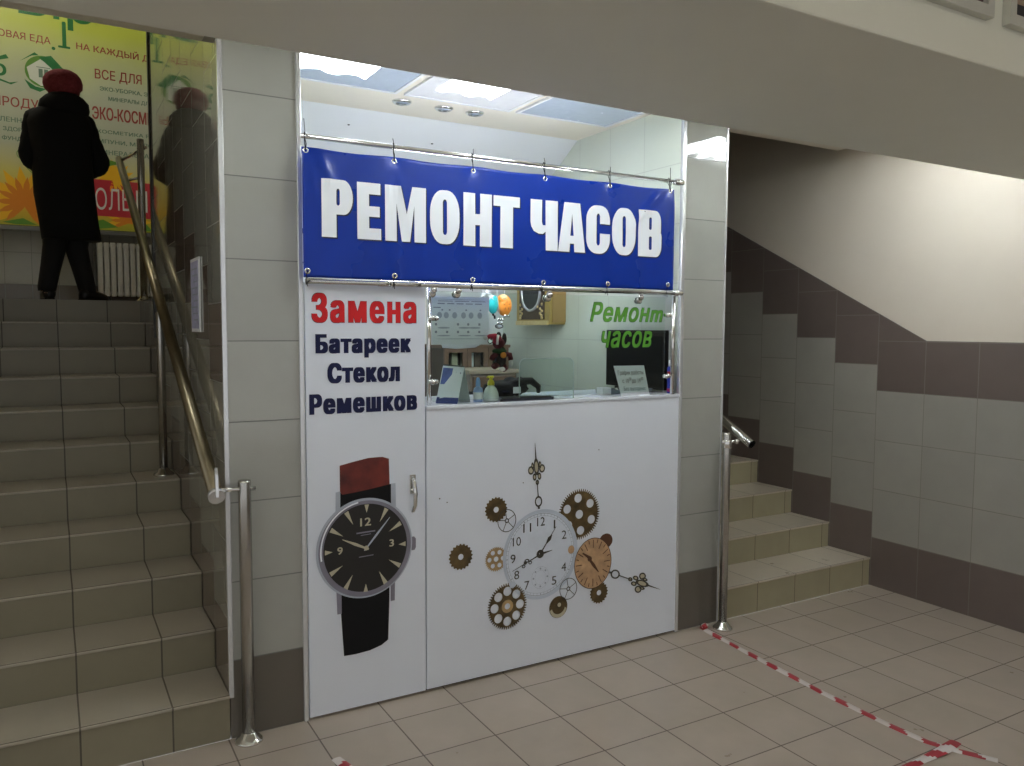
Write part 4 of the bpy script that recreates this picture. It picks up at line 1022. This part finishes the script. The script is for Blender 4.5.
# ================================================================== BILLBOARD
t = thing('billboard', 'large lit yellow and green advertising billboard above the landing', 'billboard', (-.9, YB, 2.4))
YP = YB-.075
def poster_mat():
    m, nt, b = newmat('poster_print'); P = pos(nt)
    v = ((P[2] - 2.38)/1.72).max(0).min(1); u = ((P[0] + 2.0)/2.8).max(0).min(1)
    n = noisex(nt, P[3], 1.6, 4)
    vv = v + (n - .5)*.22
    r = nt.nodes.new('ShaderNodeValToRGB'); nt.links.new(vv.s, r.inputs[0])
    e = r.color_ramp.elements; e[0].position = 0; e[0].color = (.34, .34, .03, 1); e[1].position = 1; e[1].color = (.50, .56, .08, 1)
    for p_, c in ((.12, (.62, .40, .04)), (.28, (.56, .50, .14)), (.42, (.44, .46, .32)), (.68, (.45, .48, .34)), (.84, (.47, .51, .22))):
        x = e.new(p_); x.color = (*c, 1)
    nt.links.new(r.outputs[0], b.inputs['Base Color']); b.inputs['Roughness'].default_value = .35
    nt.links.new(r.outputs[0], b.inputs['Emission Color']); b.inputs['Emission Strength'].default_value = POSTER_E
    return m
POSTER_E = .06
obj('light_box', box(B(), -2.05, .42, YP, YB, 2.385, 4.25), M['darkmetal'], t)
pp = obj('poster', box(B(), -2.02, .39, YP-.006, YP, 2.41, 4.22), poster_mat(), t)
obj('frame', ringframe(-2.05, .42, 2.370, 4.26, .034, YP-.02, YP+.005), mat('grey_aluminium_frame', (.30, .31, .31), .35, metal=.5), t)
def pm(name, c): return mat(name, c, .4, emit=POSTER_E, var=.04)
PRED = pm('poster_red', (.30, .05, .035)); PGR = pm('poster_dark_green', (.02, .16, .04)); PGD = pm('poster_grey_green_text', (.13, .20, .13)); PYL = pm('poster_sunflower', (.75, .42, .02)); PW = pm('poster_white', (.58, .60, .50)); PDR = pm('poster_band_red', (.42, .03, .04)); PLG = pm('poster_leaf', (.10, .24, .03)); POR = pm('poster_orange', (.60, .20, .02))
yp = YP-.007
def pt(body, x0, x1, z0, z1, m=None, off=0.01, rot=0, nm='lettering'):
    xf = (lambda x, z: (x, z + rot*(x-x0))) if rot else None
    return textbox(nm, body, x0, x1, z0, z1, yp, m or PRED, pp, offset=off, xform=xf)
pt('ОВАЯ ЕДА', -1.13, -.755, 3.93, 4.00, rot=-.02); pt('НА КАЖДЫЙ ДЕНЬ', -.565, .16, 3.920, 4.00, rot=-.03, off=.015)
pt('Ыр', -.98, -.42, 4.075, 4.42, PGR, .01); 
flat('lettering', [(rrect(-.668, 3.93, -.638, 4.14, .01), []), (rrect(-.70, 3.92, -.61, 3.938, .006), []), (circ(-.735, 3.905, .014, 12), [])], yp, PGR, pp)
pt('ВСЕ ДЛЯ', -.430, -.060, 3.690, 3.790); pt('ЭКО-УБОРКА, ЭКО', -.395, .06, 3.605, 3.645, PGD, .03); pt('МИНЕРАЛЫ ДЛЯ', -.33, .02, 3.525, 3.565, PGD, .03)
pt('ЭКО-КОСМЕТИКА', -.46, .24, 3.360, 3.470, off=.02); pt('КОСМЕТИКА РУЧНОЙ', -.425, .20, 3.245, 3.285, PGD, .03); pt('ШАМПУНИ, МЫЛО', -.52, .02, 3.155, 3.195, PGD, .03); pt('МИНЕРАЛЬНАЯ', -.44, .02, 3.065, 3.105, PGD, .03)
pt('ЭКО-ПРОДУКТЫ', -1.42, -.66, 3.365, 3.46); pt('ЛЕННЫЕ', -1.14, -.90, 3.255, 3.295, PGD, .03); pt('ЗДОРОВЫЕ', -1.12, -.84, 3.175, 3.215, PGD, .03); pt('ФУНДУК', -1.13, -.92, 3.10, 3.14, PGD, .03)
pt('О', -1.19, -1.08, 3.62, 3.72, PGR, .05); flat('picture', [([(-1.2, 3.60), (-1.05, 3.56), (-1.0, 3.59), (-1.06, 3.575), (-1.2, 3.62)], []), ([(-1.16, 3.76), (-1.08, 3.80), (-1.06, 3.77), (-1.12, 3.75)], [])], yp, PGR, pp)
# red band with white letters
flat('picture', [(rrect(-.62, 2.53, .02, 2.845, .05), [])], yp, PDR, pp)
textbox('lettering', 'ОЛЬ', -.455, -.17, 2.585, 2.775, yp-.001, PW, pp, offset=.0); textbox('lettering', 'И', -.13, -.04, 2.585, 2.775, yp-.001, PW, pp, offset=.0)
# house logo
hx, hz = -.815, 3.70
flat('picture', [(circ(hx, hz, .135, 30, .13), [])], yp+.0004, PLG, pp)
flat('picture', [([(hx-.12, hz+.02), (hx-.02, hz+.10), (hx+.09, hz+.03), (hx+.09, hz-.09), (hx-.02, hz-.12), (hx-.10, hz-.07)], [])], yp, PW, pp)
flat('picture', [([(hx-.03, hz+.115), (hx+.06, hz+.14), (hx+.17, hz+.02), (hx+.10, hz+.0)], []), ([(hx-.14, hz-.08), (hx-.06, hz-.13), (hx+.02, hz-.14), (hx-.03, hz-.17), (hx-.10, hz-.15)], []), ([(hx-.17, hz+.06), (hx-.08, hz+.12), (hx-.03, hz+.13), (hx-.06, hz+.15)], [])], yp-.0004, PGR, pp)
flat('picture', [(rrect(hx-.035, hz-.05, hx-.005, hz+.02, 0), []), (rrect(hx+.005, hz-.05, hx+.035, hz+.02, 0), []), (rrect(hx-.05, hz+.03, hx+.05, hz+.036, 0), [])], yp-.0008, PGD, pp)
def sunflower(cx, cz, r, n, m1, m2):
    for k, (q_, mm, rr) in enumerate(((n, m1, r), (n, m2, r*.72))):
        P = []
        for q in range(q_):
            a_ = 2*PI*(q+.5*k)/q_; c, s = math.cos(a_), math.sin(a_)
            pt_ = [(0, .02), (.35*rr, .11*rr), (.7*rr, .10*rr), (rr, 0), (.7*rr, -.10*rr), (.35*rr, -.11*rr), (0, -.02)]
            P.append(([(cx+u*c-v*s, cz+u*s+v*c) for u, v in pt_ if cz+u*s+v*c > 2.0], []))
        P = [p for p in P if all(z > 2.412 and -2.01 < x < .385 for x, z in p[0])]
        if P: flat('picture', P, yp+.0005-.0003*k, mm, pp)
sunflower(-.98, 2.60, .30, 15, PYL, POR); sunflower(-1.55, 2.75, .30, 15, PYL, POR); sunflower(-.30, 2.86, .17, 15, PYL, PYL); sunflower(-.20, 2.50, .2, 13, PYL, POR); sunflower(.2, 2.7, .25, 13, PYL, POR)
flat('picture', [([(-1.15, 2.43), (-1.0, 2.47), (-.9, 2.42), (-1.05, 2.415)], []), ([(-.5, 2.96), (-.34, 3.02), (-.24, 3.0), (-.36, 2.96)], []), ([(-.62, 2.44), (-.40, 2.50), (-.28, 2.44), (-.42, 2.42)], []), ([(-.16, 2.44), (-.05, 2.48), (.0, 2.42), (-.1, 2.42)], [])], yp-.0006, PLG, pp)
bm = B(); n = 24
for dx in (0, .05): tube(bm, [(-1.0+dx+.028*math.cos(2*PI*q/n)*(1-.3*dx*10), yp-.001, 3.0+.035*math.sin(2*PI*q/n)) for q in range(n+1)], .003, 5)
tube(bm, [(-.97, yp-.001, 2.965), (-.96, yp-.001, 2.89), (-.92, yp-.001, 2.85)], .003, 5)
obj('picture', bm, PLG, pp)

# radiator + pipe cover below the billboard
t = thing('radiator', 'white ribbed radiator below the billboard on the landing', 'radiator', (-.30, YB-.1, 1.743))
ry = YB-.11
for q in range(9):
    x = -.455+.052*q
    obj('rib', box(B(), x, x+.044, ry-.01, ry+.07, 1.83, 2.30, .010), M['white_plastic'], t)
for z in (2.275, 1.86): obj('manifold', tube(B(), [(-.46, ry+.03, z), (.02, ry+.03, z)], .014, 10), M['white_plastic'], t)
bm = B(); box(bm, -.38, -.36, ry+.03, YB, 2.0, 2.03); box(bm, -.08, -.06, ry+.03, YB, 2.0, 2.03); box(bm, -.38, -.36, ry+.02, ry+.05, 1.744, 1.84); box(bm, -.08, -.06, ry+.02, ry+.05, 1.744, 1.84); obj('bracket', bm, M['darkmetal'], t)
tag(obj('pipe_cover', box(B(), -.575, -.485, YB-.12, YB, 1.744, 2.32, .004), mat('grey_pipe_cover', (.10, .10, .10), .4)), 'dark grey upright pipe cover left of the radiator', 'pipe cover')

# ================================================================== PICTURES ON THE BULKHEAD
def picture(x0, x1, z0, z1, label, c1, c2):
    t = thing('picture_frame', label, 'picture', ((x0+x1)/2, YF0, z0)); s = .028
    obj('frame', ringframe(x0, x1, z0, z1, s, YF0-.022, YF0), mat('silver_white_frame', (.62, .62, .56), .3, metal=.2), t)
    obj('photo', box(B(), x0+s, x1-s, YF0-.008, YF0-.002, z0+s, z1-s), mat('photo_print', c1, .35, var=.9, scale=9), t)
    return t
picture(.86, 1.262, 2.362, 2.90, 'silver-framed dark red picture on the bulkhead, left of the two', (.06, .015, .02), None)
p = picture(1.335, 1.75, 2.362, 2.90, 'silver-framed pale picture on the bulkhead, right of the two', (.34, .25, .18), None)
obj('dark_detail', box(B(), 1.385, 1.50, YF0-.010, YF0-.008, 2.395, 2.425), M['ink_black'], p)

# small marks on kiosk soffit (screw heads)
bm = B()
for x, y_ in ((.55, 1.05), (.62, 1.3), (1.05, 1.10)): lathe(bm, (x, y_, ZC-(y_-.95)*.6-.001), [(.006, 0), (.006, -.004), (.003, -.005)], 10)
struct(obj('trim_7', bm, M['darkmetal']), 'dark screw heads in the white sloping soffit', 'trim')

# ================================================================== BARRIER TAPE
M['tape_red'] = mat('red_tape', (.36, .02, .03), .45, var=.2); M['tape_white'] = mat('white_tape', (.62, .58, .56), .45)
def tape(name, pts, label, w=.042, seg=.066, start=0):
    pts = [Vector(p) for p in pts]
    # resample
    L_ = [0]
    for a_, b_ in zip(pts, pts[1:]): L_.append(L_[-1]+(b_-a_).length)
    N = int(L_[-1]/.0125)
    def at(s):
        for i in range(len(pts)-1):
            if s <= L_[i+1]+1e-9: return pts[i].lerp(pts[i+1], (s-L_[i])/(L_[i+1]-L_[i]))
        return pts[-1]
    bm = B(); rows = []
    for i in range(N+1):
        s = L_[-1]*i/N; p = at(s); q = at(min(s+.01, L_[-1])) - at(max(s-.01, 0)); q.normalize(); n = Vector((-q.y, q.x, 0))
        wv = w*(.85+.25*noise.noise(Vector((s*6, 0, start)))); h = .004+.004*abs(noise.noise(Vector((s*9, 5, start))))
        rows.append([bm.verts.new(p + n*wv*t_ + Vector((0, 0, zz_))) for t_, zz_ in ((-.5, .0015), (-.25, h), (0, h*1.1), (.25, h*.9), (.5, .0015))])
    for i in range(N):
        s = L_[-1]*i/N; mi = int((s+start)/seg) % 2
        for k in range(4):
            # slanted colour boundary
            mi = int((s+start+ k*.008)/seg) % 2
            f = bm.faces.new((rows[i][k], rows[i+1][k], rows[i+1][k+1], rows[i][k+1])); f.material_index = mi; f.smooth = True
    o = obj(name, fix(bm), [M['tape_red'], M['tape_white']])
    return tag(o, label, 'barrier tape', 'red and white barrier tapes on the floor')
tape('barrier_tape', [(2.085, -.03, 0), (2.067, -.12, 0), (2.036, -.47, 0), (2.004, -.85, 0), (1.998, -1.18, 0), (2.006, -1.33, 0), (2.044, -1.425, 0), (2.106, -1.538, 0)], 'long red and white tape lying from the right post to the corner', start=.03)
tape('barrier_tape', [(2.10, -1.385, .002), (2.0, -1.40, .004), (1.823, -1.401, 0), (1.60, -1.42, 0)], 'short red and white tape crossing the long one at lower right', w=.048)
tape('barrier_tape', [(.012, -.335, 0), (.025, -.40, 0), (.06, -.56, 0)], 'scrap of red and white tape at the bottom edge near the door', start=.05, seg=.05)
bm = B()
for q in range(7):
    p = (2.085+.012*math.sin(q*2.1), -.045+.010*math.cos(q*1.7), .010+.006*(q % 3)); ball(bm, p, (.016, .011, .009), 8, mi=q % 2)
o = obj('tape_knot', bm, [M['tape_red'], M['tape_white']]); tag(o, 'crumpled red and white tape knot at the foot of the right pier', 'barrier tape')

# ================================================================== PERSON
PX, PY, PZ = -.70, 3.40, 1.743
pn = thing('person', 'person in long black coat and red beret standing at the stair top, back turned', 'person', (PX, PY, PZ))
def cap_(bm, a, b, r0, r1, n=14, steps=8):
    a = Vector(a); b = Vector(b)
    tube(bm, [a.lerp(b, q/steps) for q in range(steps+1)], [r0+(r1-r0)*q/steps for q in range(steps+1)], n)
    ball(bm, a, r0, n); ball(bm, b, r1, n)
skin = mat('skin', (.50, .30, .22), .5)
bm = B()
hipL, hipR = (-.765, PY, 2.42), (-.635, PY, 2.42); kL, kR = (-.79, PY+.0, 2.12), (-.655, PY+.06, 2.12); aL, aR = (-.845, PY-.04, 1.83), (-.595, PY+.02, 1.83)
for h, k_, a_ in ((hipL, kL, aL), (hipR, kR, aR)):
    cap_(bm, h, k_, .085, .056); cap_(bm, k_, a_, .056, .038); ball(bm, (a_[0], a_[1]+.04, a_[2]-.035), (.036, .09, .030))
ball(bm, (PX, PY, 2.46), (.165, .12, .13)); ball(bm, (PX-.01, PY, 2.65), (.15, .11, .20)); ball(bm, (-.73, PY, 2.88), (.175, .115, .19)); 
cap_(bm, (-.72, PY, 3.0), (-.712, PY+.01, 3.14), .055, .052)
shL, shR = (-.885, PY, 2.985), (-.575, PY, 2.985); eL, eR = (-.925, PY+.02, 2.735), (-.50, PY+.03, 2.725); wL, wR = (-.79, PY+.21, 2.66), (-.62, PY+.22, 2.66)
for s_, e_, w_ in ((shL, eL, wL), (shR, eR, wR)):
    cap_(bm, s_, e_, .052, .042); cap_(bm, e_, w_, .042, .030)
# head
hc = Vector((-.700, PY+.02, 3.215))
ball(bm, hc, (.078, .098, .115), 24); ball(bm, hc + Vector((0, .035, -.055)), (.058, .062, .062), 18)
cap_(bm, hc + Vector((0, .095, .01)), hc + Vector((0, .118, -.025)), .009, .014)     # nose
for s in (-1, 1):
    ball(bm, hc + Vector((s*.080, -.005, -.012)), (.012, .020, .032)); ball(bm, hc + Vector((s*.032, .086, .010)), (.016, .012, .010))
ball(bm, hc + Vector((0, .094, -.062)), (.026, .012, .008))
# hands with five fingers, clasped before the body
for s, w_ in ((1, wL), (-1, wR)):
    w0 = Vector(w_); dirv = Vector((s*.8, .35, -.12)).normalized(); side = Vector((0, .3, -1)).normalized()
    pc = w0 + dirv*.055
    for q in (-1.2, 0, 1.2): cap_(bm, w0 + side*.010*q, pc + side*.020*q + dirv*.01, .017, .016, 10, 3)
    for q, ln in ((-1.5, .062), (-.5, .072), (.5, .068), (1.5, .052)):
        b0 = pc + side*.018*q + dirv*.015; b1 = b0 + dirv*ln*.5 + Vector((0, .006, 0)); b2 = b1 + dirv*ln*.35 + Vector((0, -.02, -.004))
        cap_(bm, b0, b1, .009, .0085, 8, 2); cap_(bm, b1, b2, .0085, .007, 8, 2)
    th0 = w0 + dirv*.025 - side*.020; th1 = th0 + dirv*.030 - side*.028; th2 = th1 + dirv*.026 - side*.004
    cap_(bm, th0, th1, .012, .010, 8, 2); cap_(bm, th1, th2, .010, .008, 8, 2)
body = obj('body', bm, skin, pn, True)
rm = body.modifiers.new('remesh', 'REMESH'); rm.mode = 'VOXEL'; rm.voxel_size = .006; rm.use_smooth_shade = True
sm = body.modifiers.new('smooth', 'SMOOTH'); sm.factor = .5; sm.iterations = 3
dg = bpy.context.evaluated_depsgraph_get(); dg.update()
nm_ = bpy.data.meshes.new_from_object(body.evaluated_get(dg)); body.modifiers.clear(); body.data = nm_
nm_.shade_smooth()
# face details
fe = mat('eye_white', (.75, .72, .70), .3); fl = mat('lip', (.38, .12, .10), .5)
for s in (-1, 1):
    ball(bm := B(), hc + Vector((s*.032, .093, .010)), (.010, .008, .007), 12); obj('eye', bm, fe, pn, True)
# coat
M['coat'] = mat('black_quilted_coat', (.0055, .0060, .0070), .75, var=.3, scale=25, bump=.25, spec=.3)
def ring(cx, cy, z, rx, ry, n=32, p=2.4, wob=0):
    out = []
    for q in range(n):
        a_ = 2*PI*q/n; c, s = math.cos(a_), math.sin(a_)
        k_ = 1 + wob*math.sin(5*a_+z*9)
        out.append((cx + rx*k_*math.copysign(abs(c)**(2/p), c), cy + ry*k_*math.copysign(abs(s)**(2/p), s), z))
    return out
bm = B()
loft(bm, [ring(-.683, PY, 2.168, .176, .135, wob=.02), ring(-.683, PY, 2.172, .186, .145, wob=.02), ring(-.700, PY, 2.30, .186, .15, wob=.02), ring(-.716, PY, 2.48, .190, .150, wob=.01), ring(-.722, PY, 2.62, .188, .142), ring(-.722, PY, 2.72, .184, .136, wob=.01),
          ring(-.728, PY, 2.84, .198, .140), ring(-.732, PY, 2.95, .208, .138), ring(-.732, PY, 3.01, .195, .125), ring(-.728, PY, 3.05, .155, .115), ring(-.718, PY, 3.09, .105, .10), ring(-.712, PY+.005, 3.13, .085, .090)])
obj('coat', fix(bm), M['coat'], pn, True)
for s_, e_, w_, out in ((shL, eL, wL, -1), (shR, eR, wR, 1)):
    bm = B(); s_ = Vector(s_); e_ = Vector(e_); w_ = Vector(w_)
    ex = .0 if out < 0 else .012
    pts = [s_ + Vector((-out*.03, 0, .02)), s_ + Vector((0, 0, -.01)), s_.lerp(e_, .5), e_ + Vector((out*ex, 0, 0)), e_.lerp(w_, .35) + Vector((0, -.01, -.02)), w_]
    sm_pts = []; rad = []; R0 = [.060, .068, .064, .062, .058, .045]
    for i in range(len(pts)-1):
        p0 = pts[max(i-1, 0)]; p1 = pts[i]; p2 = pts[i+1]; p3 = pts[min(i+2, len(pts)-1)]
        for q in range(5):
            t_ = q/5; sm_pts.append(.5*((2*p1) + (-p0+p2)*t_ + (2*p0-5*p1+4*p2-p3)*t_*t_ + (-p0+3*p1-3*p2+p3)*t_**3)); rad.append((R0[i]*(1-t_)+R0[i+1]*t_)*(1+.04*math.sin((i*5+q)*1.9)))
    sm_pts.append(pts[-1]); rad.append(R0[-1])
    tube(bm, sm_pts, rad, 18); obj('sleeve', fix(bm), M['coat'], pn, True)
bm = B()
loft(bm, [ring(-.708, PY-.005, 3.02, .150, .115), ring(-.706, PY-.010, 3.065, .158, .125, wob=.02), ring(-.702, PY-.012, 3.11, .148, .125, wob=.03), ring(-.700, PY-.010, 3.145, .120, .115), ring(-.700, PY-.002, 3.165, .090, .10)])
obj('hood', fix(bm), M['coat'], pn, True)
# trousers and shoes
tr = mat('black_trousers', (.008, .008, .009), .8, var=.2)
for h, k_, a_ in ((hipL, kL, aL), (hipR, kR, aR)):
    bm = B(); h, k_, a_ = Vector(h), Vector(k_), Vector(a_)
    tube(bm, [h, h.lerp(k_, .5), k_, k_.lerp(a_, .5), a_ + Vector((0, 0, .0)), a_ + Vector((0, 0, -.02))], [.098, .088, .074, .064, .058, .056], 20); obj('trouser_leg', fix(bm), tr, pn, True)
sh = mat('black_leather_shoe', (.010, .009, .009), .35)
for (x, y_, ang) in ((-.838, PY+.0, .1), (-.578, PY+.03, -.75)):
    bm = B(); rings = []
    for q in range(11):
        t_ = q/10; w_ = .036+.012*math.sin(PI*min(1, t_*1.15))-.012*(t_ > .85)*(t_-.85)*6; hh = .075*(1-t_)**.6*.9+.036 if t_ < 1 else .03
        if q in (0, 10): w_ *= .7; hh *= .75
        l = -.085+.26*t_; rr = []
        for a_ in [2*PI*z_/16 for z_ in range(16)]:
            lx = w_*math.cos(a_); zz_ = hh/2 + hh/2*math.sin(a_)
            rr.append((x + lx*math.cos(ang) + -l*math.sin(ang), y_ + lx*math.sin(ang) + l*math.cos(ang), PZ + max(zz_, .004)))
        rings.append(rr)
    loft(bm, rings); obj('shoe', fix(bm), sh, pn, True)
    bm = B(); loft(bm, [[(x + a_*math.cos(ang) - b_*math.sin(ang), y_ + a_*math.sin(ang) + b_*math.cos(ang), PZ + z_) for a_, b_ in ((-.030, -.085), (.030, -.085), (.046, .03), (.042, .12), (.020, .172), (-.020, .172), (-.042, .12), (-.046, .03))] for z_ in (.001, .016)], smooth=False)
    obj('sole', fix(bm), M['black'], pn)
# hair and beret
obj('hair', ball(B(), hc + Vector((0, -.022, -.018)), (.088, .088, .098), 20), mat('dark_hair', (.025, .015, .012), .7, bump=.3), pn, True)
M['beret'] = mat('red_knit', (.30, .045, .06), .9, var=.5, scale=55, bump=.9)
bm = B(); c0 = Vector((-.702, PY-.005, 3.19))
R_ = [(.094, -.025), (.100, -.015), (.104, .0), (.122, .018), (.128, .048), (.122, .080), (.102, .108), (.070, .128), (.035, .138), (.004, .141)]
rings = []
for r, h in R_:
    rings.append([(c0.x + r*math.cos(2*PI*q/40)*(.96+.015*math.sin(q*PI/2)) - h*.10 + .0, c0.y + r*1.04*math.sin(2*PI*q/40) - h*.15, c0.z + h + .14*r*(-math.cos(2*PI*q/40))*(-1) *.6) for q in range(40)])
loft(bm, rings); obj('beret', fix(bm), M['beret'], pn, True)
